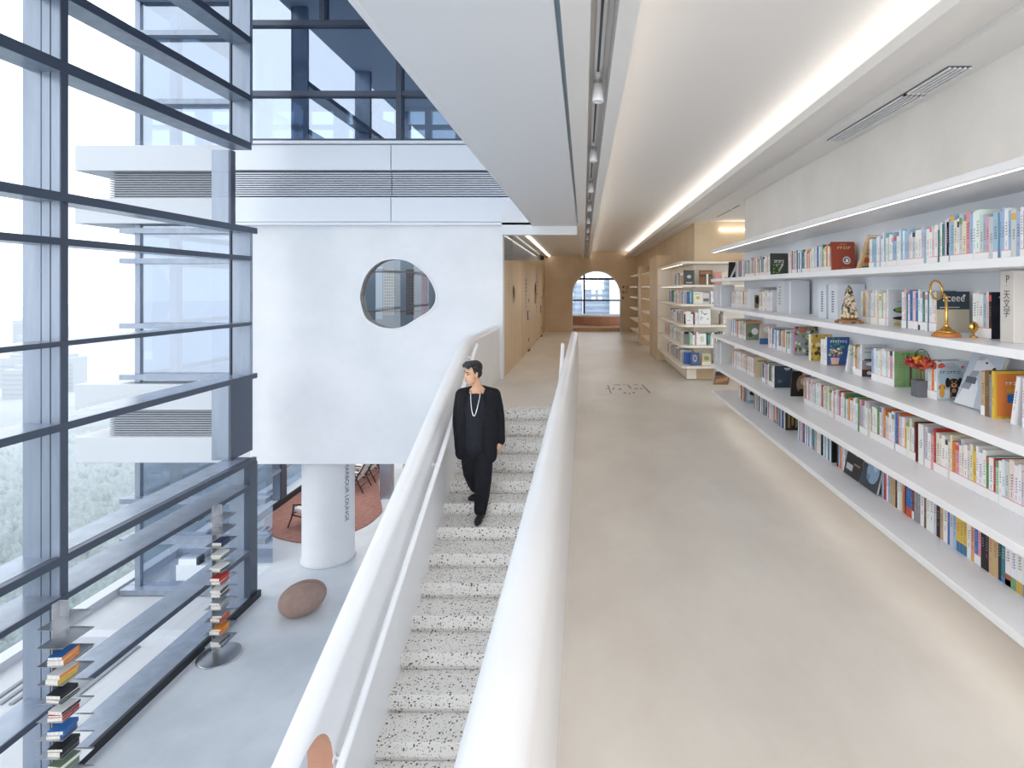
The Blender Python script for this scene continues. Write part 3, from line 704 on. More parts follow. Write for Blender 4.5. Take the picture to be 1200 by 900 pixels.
# ------------------------------------------------------------------ books
XS=2.04
def yp(px): return XS*F/(px-684)
NAMES=[('white',(238,238,238)),('cream',(232,222,200)),('pale grey',(205,208,212)),('grey',(140,142,146)),('black',(32,32,36)),('dark navy',(34,44,66)),('blue',(62,112,182)),('pale blue',(160,190,218)),('teal',(58,128,130)),('green',(92,146,88)),('pale green',(184,210,176)),('yellow',(228,190,80)),('orange',(226,126,58)),('red',(190,54,48)),('dark red',(120,44,42)),('brown',(128,88,60)),('tan',(204,172,128)),('pink',(226,160,170)),('pale pink',(236,208,208)),('purple',(128,76,138)),('salmon',(226,160,130))]
RGB=dict(NAMES)
def jit(c,r,a=10): return tuple(max(0,min(255,v+r.uniform(-a,a))) for v in c)
PAL={'white':['white']*18+['cream']*4+['pale grey']*4+['pale pink','pale blue','pink','blue','orange','yellow','pale green','red','green'],
 'mix':['white']*6+['cream','pale grey','pale blue','blue','black','orange','tan','pale green','pink','brown','grey','teal'],
 'pastel':['white']*7+['pale grey']*3+['cream']*2+['pale blue']*4+['salmon','pink','pale pink','teal','grey'],
 'dark':['black']*3+['grey']*2+['white']*5+['pale grey','tan','dark navy','blue','pale blue','cream','brown','orange','pale grey','white'],
 'cool':['white']*3+['pale blue','blue','black','pale pink','grey','salmon','white','teal']}
br=random.Random(5)
BOOKS=[]
def add(sh,y,t,h,d,col,name,lean=0,lab=False,art=None,mark=None,x=None,yaw=0,desc=None,z=None,detail=None):
    BOOKS.append(dict(sh=sh,y=y,t=t,h=h,d=d,col=col,name=name,lean=lean,lab=lab,art=art,mark=mark,x=XS if x is None else x,yaw=yaw,desc=desc,z=ZS[sh] if z is None else z,detail=detail))
def run(sh,pa,pb,pal,hr=(.20,.245),lab=True,art=None,mark=None,desc=None,first=None,tr_=(.013,.032),lean=0):
    """books side by side from the near end pa to the far end pb (pixel columns turned into metres along the shelf)"""
    y=yp(pa); y1=yp(pb); i=0
    while y<y1-.008:
        t=br.uniform(*tr_); n=br.choice(PAL[pal]); h=br.uniform(*hr); d=br.uniform(.155,.205); a=mk=ds=None
        if i==0 and first:
            t=first.get('t',t); n=first.get('c',n); h=first.get('h',h); d=first.get('d',d); a=art; mk=mark; ds=desc
        col=jit(RGB[n],br,7)
        add(sh,y+t/2,t,h,d,col,n,lab=lab and br.random()<.85,art=a,mark=mk,desc=ds,lean=lean)
        y+=t+.0006; i+=1
        if i%9==0 and br.random()<.35: y+=br.uniform(.004,.015)
def R(u0,v0,u1,v1,c): return ('r',u0,v0,u1,v1,c)
def E(u,v,a,b,c): return ('e',u,v,a,b,c)
def speck(n,cols,u0=0,v0=0,u1=1,v1=1,r=(.04,.10),seed=1):
    q=random.Random(seed); return [E(q.uniform(u0,u1),q.uniform(v0,v1),q.uniform(*r),q.uniform(*r)*.8,q.choice(cols)) for _ in range(n)]
def words(u,v,w,h,n,c,seed=1):
    q=random.Random(seed); o=[]; x=u
    for i in range(n):
        ww=w/n*.72; o.append(R(x,v,x+ww,v+h*.28,c)) if q.random()<.5 else o.append(R(x,v,x+ww*.35,v+h,c)); o.append(R(x,v+h*.72,x+ww,v+h,c)); x+=w/n
    return o
W=(244,244,244)
TREE=[R(.0,.0,1,1,(134,172,116)),R(.30,.02,.33,.98,(112,152,98)),R(.72,.02,.75,.98,(112,152,98)),R(.50,.02,.58,.72,(92,74,50)),('p',[(.50,.7),(.34,.92),(.38,.94),(.56,.74)],(92,74,50)),('p',[(.54,.7),(.76,.90),(.72,.93),(.52,.75)],(92,74,50))]+[R(.25+.1*(i%6),.90,.30+.1*(i%6),.93,(120,92,62)) for i in range(6)]+[R(.05+.02*i,.2+.07*i,.26,.215+.07*i,(132,112,70)) for i in range(7)]
DOGS_=[R(0,0,1,1,(196,208,216)),E(.52,.62,.36,.36,(166,184,196)),R(0,0,1,.06,(166,184,196)),E(.62,.44,.17,.13,(46,38,38)),E(.44,.46,.07,.13,(40,32,32)),E(.80,.46,.07,.13,(40,32,32)),E(.62,.39,.09,.07,(196,150,110)),E(.62,.41,.03,.025,(20,18,20)),E(.56,.49,.02,.015,(225,180,130)),E(.68,.49,.02,.015,(225,180,130)),R(.50,.10,.74,.34,(46,38,38)),R(.50,.07,.56,.22,(150,100,66)),R(.68,.05,.74,.2,(110,70,50)),E(.62,.26,.07,.06,(190,140,100)),E(.27,.36,.08,.065,(206,150,66)),E(.27,.2,.075,.13,(206,150,66)),E(.20,.34,.03,.06,(180,120,46)),E(.34,.34,.03,.06,(180,120,46)),E(.2,.86,.05,.03,(206,70,50)),E(.86,.86,.05,.04,(222,120,110))]+words(.2,.70,.6,.06,6,(70,84,98),3)+words(.36,.84,.3,.04,4,(220,120,90),4)
DOGS=[(a[0],a[1]-.13,a[2],a[3],a[4],a[5]) if a[0]=='e' else ((a[0],a[1]-.13,a[2],a[3]-.13,a[4],a[5]) if a[1]>.05 else a) for a in DOGS_]
SUN=[R(0,0,1,1,(196,168,86))]+speck(38,[(226,190,66),(150,120,50),(86,80,36),(240,214,110),(70,66,40)],seed=4)+[R(.2,.55,.8,.66,(238,230,200))]
FLOR=[R(0,0,1,1,(150,158,160))]+speck(60,[(120,150,84),(196,190,150),(90,110,70),(176,150,160),(220,214,190),(84,76,66)],seed=9)+speck(24,[(66,58,52),(130,140,80),(190,110,90)],v0=.82,seed=2)+[E(.66,.64,.2,.09,(226,200,206)),R(.5,.62,.8,.66,(206,70,100))]
POT=[R(0,0,1,1,(52,86,150)),R(0,0,1,.04,(150,110,80)),('p',[(.2,.05),(.16,.28),(.56,.28),(.5,.05)],(226,190,172))]+speck(26,[(122,164,92),(226,120,110),(238,224,190),(90,140,80),(240,240,240)],.12,.28,.7,.6,(.03,.07),seed=6)+speck(10,[(78,148,72),(96,170,84)],.1,.6,.95,.95,(.04,.08),seed=8)+words(.15,.8,.75,.08,7,W,5)
CAR=[R(0,0,1,1,(200,204,206)),R(0,0,1,.22,(66,58,54)),E(.3,.12,.1,.06,(220,220,216)),E(.74,.14,.1,.05,(200,196,190)),R(0,.22,1,.26,(180,130,96)),R(0,.26,1,.52,(150,146,142)),E(.52,.40,.36,.07,(236,236,236)),R(.1,.5,.9,.56,(78,72,70)),R(.1,.75,.9,.78,(120,150,124))]+words(.12,.86,.7,.05,6,(90,96,100),7)
ORNG=[R(0,0,1,1,(214,180,62)),R(.06,.05,.97,.95,(222,132,64)),R(.34,.34,.7,.52,(44,104,186)),E(.42,.6,.12,.05,(206,160,60)),E(.66,.62,.12,.06,(196,150,52))]+words(.3,.72,.4,.06,4,W,2)+words(.6,.84,.3,.05,4,W,3)
SOCC=[R(0,0,1,1,(206,194,172)),R(0,.56,1,1,(58,72,80)),R(.1,.60,.7,.62,(200,205,205)),E(.84,.9,.04,.03,W)]
BOX=[R(0,0,1,1,(40,44,40)),R(.02,.02,.98,.98,(60,66,54)),('p',[(.5,.2),(.75,.5),(.7,.6),(.45,.25)],(190,190,180))]+speck(9,[(120,190,70),(96,150,60)],.1,.12,.5,.5,(.03,.06),seed=3)+words(.2,.6,.6,.1,5,W,8)+words(.3,.5,.4,.05,4,(180,180,176),9)
RED=[R(0,0,1,1,(150,66,46)),E(.62,.38,.17,.13,(206,206,206)),E(.62,.38,.12,.09,(60,62,68)),('p',[(.55,.32),(.6,.45),(.7,.4),(.68,.32)],W)]+words(.25,.76,.6,.08,5,(222,190,140),2)+words(.35,.9,.3,.03,4,(210,170,120),3)+words(.38,.12,.4,.03,4,(210,170,120),3)
CARS=[R(0,0,1,1,(198,204,208)),E(.5,.44,.34,.08,(66,66,60)),R(.25,.40,.75,.5,(120,160,60)),E(.5,.22,.36,.05,(50,48,46)),E(.3,.06,.12,.05,(214,186,70)),E(.76,.06,.1,.05,(196,90,60)),R(.3,.66,.7,.69,(150,170,196))]
NAVY=[R(0,0,1,1,(52,66,80)),R(.55,.86,.9,.9,W),R(.6,.8,.85,.82,W),E(.3,.3,.12,.08,(80,100,116))]
PHOT=[R(0,0,1,1,(34,30,32)),E(.56,.5,.3,.36,(150,122,104)),E(.6,.6,.14,.14,(206,180,160)),R(.55,.84,.95,.94,(226,150,140)),R(.4,.05,.7,.3,(24,22,24))]
SPACE=[R(0,0,1,1,(38,42,54)),E(.55,.5,.3,.22,(92,104,124)),E(.7,.42,.12,.1,(196,190,160)),E(.4,.6,.1,.08,(150,160,180)),R(.2,.88,.4,.9,W)]
REDF=[R(0,0,1,1,(44,40,52)),E(.5,.55,.2,.2,(206,92,60)),E(.5,.3,.22,.12,(196,70,50)),E(.6,.62,.08,.06,(120,150,190)),E(.45,.36,.06,.05,(230,200,190))]
BLK=[R(0,0,1,1,(40,42,48)),E(.4,.7,.2,.16,(196,180,150)),E(.75,.4,.14,.08,(190,200,206)),R(.2,.1,.8,.14,(110,114,120))]
GOLD=[R(0,0,1,1,(46,40,34))]+[R(.1+.2*i,.1+.1*(i%2),.22+.2*i,.8,(146,120,72)) for i in range(4)]
LAND=[R(0,0,1,1,(150,146,128)),R(0,.1,1,.4,(66,62,52)),E(.5,.5,.3,.1,(196,190,172)),R(0,.8,1,1,(190,186,170))]
POLAR=[R(0,0,1,1,(196,212,214)),E(.5,.5,.4,.12,(60,58,54)),E(.5,.58,.2,.1,(236,236,236)),R(0,0,1,.16,(150,180,190))]
YEL=[R(0,0,1,1,(214,198,158)),R(.2,.78,.8,.84,(150,124,84))]
TAN=[R(0,0,1,1,(202,168,120)),R(.4,.5,.8,.62,(60,70,96))]
# top shelf
S=4
run(S,1212,1112,'pastel',(.225,.275),lab=True,first=dict(c='grey',h=.29,t=.03),mark='tall grey album at the right frame edge',art=[R(0,0,1,1,(70,74,78))])
run(S,1112,1018,'pastel',(.20,.25),lab=True,first=dict(c='pale grey',h=.255,t=.035))
add(S,yp(1004),.03,.285,.21,(206,178,140),'tan',lean=.62,art=[R(0,0,1,1,(206,178,140)),R(.1,.25,.5,.4,(206,96,60)),R(.1,.5,.8,.54,(140,110,80)),R(.1,.6,.8,.64,(140,110,80)),R(.1,.1,.6,.14,(140,110,80))],mark='tan album leaning steeply')
add(S,yp(975.5),.022,.25,.19,(150,66,46),'red',lean=-.13,art=RED,mark='red-brown leather book with a round white badge')
run(S,974,925,'mix',(.20,.245),first=dict(c='tan',h=.24))
run(S,903,873,'mix',(.20,.24),first=dict(c='black',h=.25,d=.19,t=.02),art=BOX,mark='black book with green leaves on its cover')
run(S,872,862,'dark',(.22,.24),lab=False)
add(S,yp(853),.02,.24,.19,(40,40,46),'black',lean=.22,art=[R(0,0,1,1,(42,42,48)),('p',[(.1,.05),(.55,.95),(.7,.9),(.25,.02)],(214,214,214))],mark='black book leaning at the far end')
# second shelf from top
S=3
run(S,1162,1143,'cool',(.215,.24),first=dict(c='black',h=.235,d=.18,t=.018),art=SPACE,mark='dark book with a starry sky on its cover')
run(S,1097.5,1057,'cool',(.215,.25),first=dict(c='cream',h=.235,d=.19,t=.02),art=SOCC,mark='beige and slate hardback behind the brass magnifier')
run(S,1041,1010,'white',(.215,.245),first=dict(c='white',h=.245,d=.19,t=.02),art=CARS,mark='pale book with small cars on its cover')
for px,h,tt in ((963.5,.285,.15),(976,.29,.17)):
    add(S,yp(px),tt,h,.22,(226,230,236),'white',mark='tall white slipcase, %s of the pair left of the obelisk'%('left' if px<970 else 'right'),detail='slip')
run(S,905,889,'white',(.20,.24),first=dict(c='white',h=.235,t=.03))
add(S,yp(889),.02,.27,.20,(196,204,212),'pale grey',lean=.18,art=[R(0,0,1,1,(190,198,206)),R(.1,.15,.9,.85,(220,226,230))],mark='grey framed album leaning back')
run(S,877,857,'white',(.20,.235),first=dict(c='white',h=.245,d=.19,t=.03),art=[R(0,0,1,1,(232,234,238)),R(.4,.05,.85,.7,(150,128,80)),E(.6,.45,.16,.2,(40,38,36))],mark='white book with a dark figure on its cover')
# middle shelf
S=2
run(S,1222,1197,'cool',(.22,.25),first=dict(c='dark navy',h=.25,t=.03))
add(S,yp(1186),.022,.235,.19,(238,238,240),'white',lean=.17,mark='plain white book leaning on the navy one')
run(S,1165.5,1151,'mix',(.215,.235),first=dict(c='yellow',h=.235,d=.185,t=.02),art=ORNG,mark='orange book with a blue square on its cover')
run(S,1098,1085,'white',(.21,.235),first=dict(c='white',h=.225,d=.20,t=.025),art=DOGS,mark='pale book with two puppies on its cover')
run(S,1048,1023,'white',(.21,.235),first=dict(c='white',h=.235,d=.2,t=.02),art=TREE,mark='green book with a bare tree on its cover')
run(S,1010,1001,'white',(.21,.235),first=dict(c='white',h=.235,d=.18,t=.025),art=CAR,mark='grey book with a white car on its cover')
add(S,yp(991),.022,.22,.18,(236,238,236),'white',lean=.3,art=[R(0,0,1,1,(238,240,238))]+speck(9,[(70,74,70),(120,160,90)],.1,.1,.9,.9,(.04,.07),seed=12),mark='white book with leaf sprigs leaning right')
run(S,969,962,'white',(.215,.23),first=dict(c='white',h=.24,d=.19,t=.03),art=POT,mark='blue book with a flower pot on its cover')
add(S,yp(949),.05,.235,.19,(236,232,224),'white',art=SUN,mark='yellow sunflower book')
add(S,yp(931),.022,.28,.22,(222,110,170),'pink',art=FLOR,mark='large floral book with a bright pink spine')
run(S,927,900,'mix',(.20,.235),first=dict(c='pale grey'))
add(S,yp(889.5),.02,.235,.19,(200,206,214),'pale grey',lean=.12,art=[R(0,0,1,1,(196,180,164)),R(0,0,1,.3,(60,96,150)),E(.5,.75,.3,.16,(226,226,226))],mark='album with a landscape cover leaning slightly')
run(S,874,857,'mix',(.20,.24),first=dict(c='cream',h=.215,d=.19),art=[R(0,0,1,1,(120,130,104)),E(.6,.5,.22,.2,(226,226,220)),E(.3,.3,.16,.14,(70,76,60))],mark='grey green book with a pale animal on its cover')
add(S,yp(851),.02,.22,.16,(238,238,238),'white',lean=.2,mark='thin white book leaning at the far end')
# fourth shelf
S=1
run(S,1212,1084,'white',(.205,.25),first=dict(c='pale grey'))
add(S,yp(1079),.05,.24,.19,(238,238,236),'white',art=[R(0,0,1,1,(236,234,230)),('p',[(.55,.05),(.9,.1),(.85,.5),(.7,.62),(.6,.5),(.68,.4)],(150,84,60))],mark='thick white book with a brown figure on its cover')
run(S,1073,942,'white',(.20,.255),first=dict(c='dark red',h=.24),art=None)
add(S,yp(926.5),.02,.25,.19,(38,34,36),'black',lean=.08,art=PHOT,mark='black book with a portrait photograph on its cover')
run(S,907.5,893,'mix',(.205,.235),first=dict(c='white',h=.235,d=.19,t=.02),art=NAVY,mark='dark slate book with a white spine')
run(S,884,858,'white',(.205,.24),first=dict(c='red',h=.24,d=.19,t=.02),art=YEL,mark='cream book with a red top edge')
# bottom shelf
S=0
seq=[('white',.030,.235,(66,92,72)),('white',.030,.235,(122,142,182)),('white',.030,.235,(206,170,80)),('white',.028,.235,(120,160,110)),('white',.028,.235,(170,92,70)),('teal',.02,.235,None),('dark navy',.016,.235,None),('tan',.03,.23,None),('tan',.02,.23,None),('black',.022,.235,None),('black',.022,.235,None),('pink',.016,.235,'l'),('blue',.02,.235,'l'),('salmon',.022,.225,None),('white',.024,.225,None),('yellow',.022,.225,(70,120,160)),('yellow',.022,.225,(70,120,160)),('yellow',.022,.225,(70,120,160)),('pale blue',.022,.24,None),('pale grey',.022,.24,None),('blue',.014,.24,None),('white',.03,.24,None),('tan',.022,.24,None),('black',.026,.225,None),('pale grey',.02,.25,None),('white',.03,.25,None),('white',.026,.25,None),('brown',.016,.25,None),('white',.03,.25,None),('grey',.026,.235,None),('grey',.024,.235,None),('dark red',.016,.235,'l'),('blue',.018,.24,(206,92,60)),('blue',.018,.24,(206,92,60)),('blue',.016,.24,(206,92,60))]
y=yp(1214)
for i,(n,t,h,ex) in enumerate(seq):
    t*=1.22
    add(0,y+t/2,t,h,.19,jit(RGB[n],br,5),n,lab=(ex=='l'),detail=ex if isinstance(ex,tuple) else None,mark='white volume with a dark green foot at the right frame edge' if i==0 else None); y+=t+.001
add(0,y+.02,.02,.285,.21,(206,98,60),'orange',art=REDF,mark='tall orange-spined book with a red figure on its cover'); y+=.045
for n in ('cream','white','black','tan','tan','pale blue','white','red','pale blue'):
    t=br.uniform(.02,.03); add(0,y+t/2,t,br.uniform(.23,.26),.19,jit(RGB[n],br,5),n); y+=t+.001
YF=y+.02
for n in ('white','pale grey','orange','pale blue','black'):
    t=br.uniform(.02,.028); add(0,YF+.52+t/2,t,br.uniform(.23,.26),.19,jit(RGB[n],br,5),n); YF+=t+.001
YF=y+.02
run(S,975,965,'mix',(.22,.25),lab=False,first=dict(c='black'))
run(S,963,935,'cool',(.215,.25),lab=False,first=dict(c='dark navy',h=.26,d=.21,t=.02),art=BLK,mark='dark book with a moon and pale shapes on its cover')
run(S,921,912,'cool',(.22,.25),lab=False,first=dict(c='black',h=.255,d=.19,t=.024),art=GOLD,mark='black book with gold columns on its cover')
run(S,910,899,'mix',(.21,.25),lab=False,first=dict(c='tan',h=.24,d=.19,t=.03),art=TAN,mark='tan book with a small dark blue square on its cover')
run(S,897,884,'cool',(.215,.25),lab=False,first=dict(c='white',h=.25,d=.19,t=.02),art=LAND,mark='book with a dark landscape on its cover')
run(S,876,866,'dark',(.215,.24),lab=False,first=dict(c='pale blue',h=.25,d=.2,t=.025),art=POLAR,mark='pale blue book with a dark animal on its cover')
for i in range(3): add(0,yp(844.5)+.03*i,.02,.27,.22,(226,226,230) if i!=1 else (60,72,96),'white' if i!=1 else 'dark navy',lean=.62,art=[R(0,0,1,1,(150,112,84)),('p',[(.1,.1),(.9,.3),(.9,.6),(.1,.4)],(206,160,120)),R(0,.7,1,1,(70,62,80))] if i==0 else None,x=1.93,mark=['nearest','middle','farthest'][i]+' of three albums leaning at the far end')

def book_shapes(cov,pag,lb,b,full=True,Mx=None):
    t,h,d=b['t'],b['h'],b['d']; bt=.0022
    c=rgb(*b['col']); cov.col=c
    if full:
        cov.box(0,.003,-t/2,t/2,0,h,Mx); cov.box(.003,d,-t/2,-t/2+bt,0,h,Mx); cov.box(.003,d,t/2-bt,t/2,0,h,Mx)
        pag.col=rgb(236,231,221); pag.box(.003,d-.004,-t/2+bt,t/2-bt,.003,h-.004,Mx)
    else:
        cov.box(0,d,-t/2,t/2,0,h-.003,Mx); cov.col=rgb(232,227,217); cov.quad((.004,-t/2+.002,h-.0025),(d,-t/2+.002,h-.0025),(d,t/2-.002,h-.0025),(.004,t/2-.002,h-.0025),Mx); cov.col=c
    q=random.Random(int(b['y']*1e5)+b['sh']); e=-.0006
    def sq(y0,y1,z0,z1,cc,ee=e):
        cov.col=rgb(*cc); cov.quad((ee,y0,z0),(ee,y0,z1),(ee,y1,z1),(ee,y1,z0),Mx)
    if isinstance(b['detail'],tuple): sq(-t/2,t/2,0,h*.24,b['detail']); sq(-t*.2,t*.2,h*.9,h*.94,b['detail'])
    light=sum(b['col'])>450; ink=q.choice([(70,74,84),(90,70,66),(54,86,140),(170,60,60),(90,96,92)]) if light else q.choice([(236,236,236),(220,190,130),(210,214,220)])
    ink=tuple(.6*a+.4*c_ for a,c_ in zip(ink,b['col']))
    if b['detail']=='slip':
        for i in range(9): sq(-t*.12,t*.14,h*(.2+.07*i),h*(.235+.07*i),(96,100,110))
    elif t>.011:
        if q.random()<.16:
            bc_=q.choice([(206,96,80),(92,128,182),(226,150,160),(222,180,90),(60,64,74),(120,160,120)]); z=q.choice([.86,.8,.0]); sq(-t/2,t/2,h*z,h*(z+.13),bc_)
        n=q.randint(4,7); z0=h*q.uniform(.42,.52); st_=h*.055
        for i in range(n):
            a=q.uniform(.15,.3)*t; sq(-a,a,z0+i*st_,z0+i*st_+st_*.3,ink,e*1.6); 
            sq(-a,-a+t*.12,z0+i*st_,z0+i*st_+st_*q.uniform(.5,.8),ink,e*1.6)
        if q.random()<.6: sq(-t*.06,t*.06,h*.28,h*.38,ink,e*1.6)
    if b['lab']:
        if lb is not None: lb.cur=0; lb.box(-.0022,-.001,-t/2,t/2,.002,.052,Mx); lb.cur=1; lb.box(-.0025,-.001,-t/2,t/2,.050,.0535,Mx)
        else: sq(-t/2,t/2,.002,.052,(240,238,238),-.0022); sq(-t/2,t/2,.05,.0535,(228,150,165),-.0026)
    if b['art']:
        yy=-t/2
        for i,a in enumerate(b['art']):
            e2=yy-.0004-.00012*i; cov.col=rgb(*a[-1])
            cl=lambda u:max(0,min(1,u))*d
            cv_=lambda v:max(0,min(1,v))*h
            if a[0]=='r': P=[(cl(a[1]),e2,cv_(a[2])),(cl(a[3]),e2,cv_(a[2])),(cl(a[3]),e2,cv_(a[4])),(cl(a[1]),e2,cv_(a[4]))]
            elif a[0]=='e': P=[(cl(a[1]+a[3]*math.cos(k_*PI/7)),e2,cv_(a[2]+a[4]*math.sin(k_*PI/7))) for k_ in range(14)]
            else: P=[(cl(u),e2,cv_(v)) for u,v in a[1]]
            cov.poly(P,Mx)
SH=['lowest shelf','second-lowest shelf','middle shelf','second shelf from the top','top shelf']
def ordn(n):
    return {1:'first',2:'second',3:'third',4:'fourth',5:'fifth',6:'sixth',7:'seventh',8:'eighth',9:'ninth',10:'tenth'}.get(n) or '%d%s'%(n,'th' if 10<n%100<14 else {1:'st',2:'nd',3:'rd'}.get(n%10,'th'))
for s in range(5):
    L_=sorted([b for b in BOOKS if b['sh']==s],key=lambda b:b['y']); mk=None; n=0; prev=None
    for b in L_:
        if b['mark']:
            b['label']='%s, %s'%(b['mark'],SH[s]); mk=b['mark']; n=0
        else:
            n+=1; sz='slim' if b['t']<.017 else ('thick' if b['t']>.027 else '')
            short=mk
            b['label']=('%s %s book%s, %s left of the %s, %s'%(sz,b['name'],'' ,ordn(n),short,SH[s]) if mk else '%s %s book%s, %s from the right frame edge, %s'%(sz,b['name'],' with white spine label' if b['lab'] else '',ordn(n),SH[s])).strip()
            w_=b['label'].split()
            if len(w_)>16:
                b['label']=b['label'].replace('on its cover','').replace('  ',' ').replace(' ,',','); 
            if len(b['label'].split())>16:
                b['label']=b['label'].replace(' from the top','').replace(' at the right frame edge','').replace('left of the','left of')
            if len(b['label'].split())>16: b['label']=' '.join(b['label'].split()[:16])
ind=sorted(BOOKS,key=lambda b:(0 if b['mark'] else 1,b['y']))[:NBOOKS]
ids=set(id(b) for b in ind)
GR=['books on the lowest shelf','books on the second-lowest shelf','books on the middle shelf','books on the second shelf from the top','books on the top shelf']
def place(b):
    return Matrix.Translation((b['x'],b['y'],b['z']+ (b['t']/2*abs(math.sin(b['lean'])))))@Matrix.Rotation(b['yaw'],4,'Z')@Matrix.Rotation(b['lean'],4,'X')
for b in ind:
    cov,pag,lb=MB(),MB(),MB(); book_shapes(cov,pag,lb,b)
    o=cov.build('book',M['book'],color=True); o.matrix_world=place(b)
    tag(o,b['label'],'book',GR[b['sh']])
    pag.build('page_block',M['paper'],o)
    if b['lab']: lb.build('spine_label',[M['label'],M['pink']],o)
far=MB()
for b in BOOKS:
    if id(b) not in ids: book_shapes(far,None,None,b,False,place(b))
# rows on the bookcase beyond the aisle
br=random.Random(21)
def small_row(z,a,b_,side,pal,lo=.18,hi=.25):
    p=a
    while p<b_:
        t=br.uniform(.015,.035); n=br.choice(PAL[pal]); bk=dict(sh=0,y=p+z*3,t=t,h=br.uniform(lo,hi),d=.17,col=jit(RGB[n],br,8),name=n,lab=False,art=None,detail=None)
        Mx=Matrix.Translation((1.90,p+t/2,z)) if side=='x' else Matrix.Translation((p+t/2,10.32,z))@Matrix.Rotation(PI/2,4,'Z')
        book_shapes(far,None,None,bk,False,Mx); p+=t+.001
for i,(z,segs) in enumerate(((.30,((10.5,12.6),)),(.68,((10.45,12.9),)),(1.06,((10.5,11.5),(11.7,12.2))),(1.445,((10.5,11.7),(11.9,12.4))),(1.80,((10.9,11.6),)))):
    for a,b_ in segs: small_row(z,a,b_,'x','mix' if i%2 else 'dark')
for z,segs in ((.30,((2.42,2.5),(2.62,2.66))),(.68,((1.98,2.10),(2.30,2.62))),(1.06,((2.0,2.12),(2.55,2.62))),(1.445,((1.95,2.02),(2.36,2.5))),(1.80,((2.28,2.31),))):
    for a,b_ in segs: small_row(z,a,b_,'y','mix')
for z,y0,y1 in ((2.19,18.0,18.2),(1.80,15.2,15.6),(1.06,18.0,18.3),(.68,18.0,18.3),(1.06,15.3,15.8),(1.445,18,18.15)): small_row(z,y0,y1,'x','dark')
fo=far.build('distant_books',M['book'],color=True)
tag(fo,'rows of small distant books farther along the shelves and beyond the aisle','books',kind='stuff')
# face-out books on the corner bookcase
def face_out(x,z,w_,h,col,art,lb,y=10.33,lean=-.10):
    b=dict(sh=0,y=x*7+z,t=.02,h=h,d=w_,col=col,name='',lab=False,art=art,detail=None)
    cov,pag=MB(),MB(); book_shapes(cov,pag,None,b); o=cov.build('book',M['book'],color=True)
    o.matrix_world=Matrix.Translation((x,y,z+.003))@Matrix.Rotation(lean,4,'X'); tag(o,lb,'book','face-out books on the corner bookcase'); pag.build('page_block',M['paper'],o)
q9=words
face_out(1.86,1.80,.20,.27,(70,74,72),[R(0,0,1,1,(74,78,76)),E(.5,.55,.2,.12,(190,196,196)),R(.2,.1,.8,.16,(206,206,200))],'dark grey face-out book on the top shelf of the corner bookcase')
face_out(2.15,1.80,.25,.27,(122,84,54),[R(0,0,1,1,(126,86,54)),R(0,.55,1,.66,(70,46,30)),R(.1,.75,.9,.9,(160,116,80))],'brown face-out book on the top shelf of the corner bookcase')
face_out(2.44,1.80,.12,.24,(214,150,140),[R(0,0,1,1,(214,150,142))],'salmon face-out book on the top shelf of the corner bookcase')
face_out(2.57,1.80,.16,.23,(226,216,196),[R(0,0,1,1,(228,218,198)),E(.5,.5,.2,.1,(120,90,60))],'cream face-out book with a small brown emblem on the corner bookcase')
face_out(2.04,1.445,.17,.22,(232,228,214),[R(0,0,1,1,(234,230,218)),E(.5,.5,.2,.14,(206,180,90))]+q9(.2,.8,.6,.06,5,(90,90,90)),'white face-out book with a yellow emblem, second shelf of the corner bookcase')
face_out(2.16+.05,1.445,.13,.20,(206,206,210),[R(0,0,1,1,(210,208,206)),R(.1,.2,.9,.5,(120,116,110))],'grey face-out book on the second shelf of the corner bookcase')
face_out(2.14,1.06,.22,.29,(232,232,228),[R(0,0,1,1,(234,234,230))]+speck(12,[(60,60,62),(120,120,120)],.15,.15,.85,.85,(.03,.06),seed=5),'white face-out book with small dark drawings, middle shelf of the corner bookcase')
face_out(1.9,1.06,.1,.24,(226,226,226),[R(0,0,1,1,(228,228,226)),R(.2,.3,.8,.34,(120,120,126))],'narrow white face-out book at the bend of the corner bookcase',lean=-.2)
face_out(2.12,.68,.16,.21,(236,236,232),[R(0,0,1,1,(236,236,234)),E(.5,.5,.25,.3,(206,206,196))],'white face-out book on the second-lowest shelf of the corner bookcase')
face_out(1.99,.30,.16,.235,(52,78,122),[R(0,0,1,1,(52,80,126)),R(.12,.1,.88,.9,(60,96,150)),E(.5,.55,.24,.28,(196,170,110)),E(.5,.55,.14,.18,(60,96,150))],'blue framed face-out book on the lowest shelf of the corner bookcase')
face_out(2.2,.30,.17,.22,(150,132,96),[R(0,0,1,1,(190,180,150)),E(.5,.6,.3,.2,(120,140,80)),R(0,0,1,.3,(226,214,190))],'green and cream face-out book on the lowest shelf of the corner bookcase')
face_out(2.46,.30,.2,.24,(212,200,176),[R(0,0,1,1,(214,204,182))]+speck(14,[(120,110,86),(170,96,70)],.1,.1,.9,.9,(.04,.08),seed=15),'beige speckled face-out book on the lowest shelf of the corner bookcase')

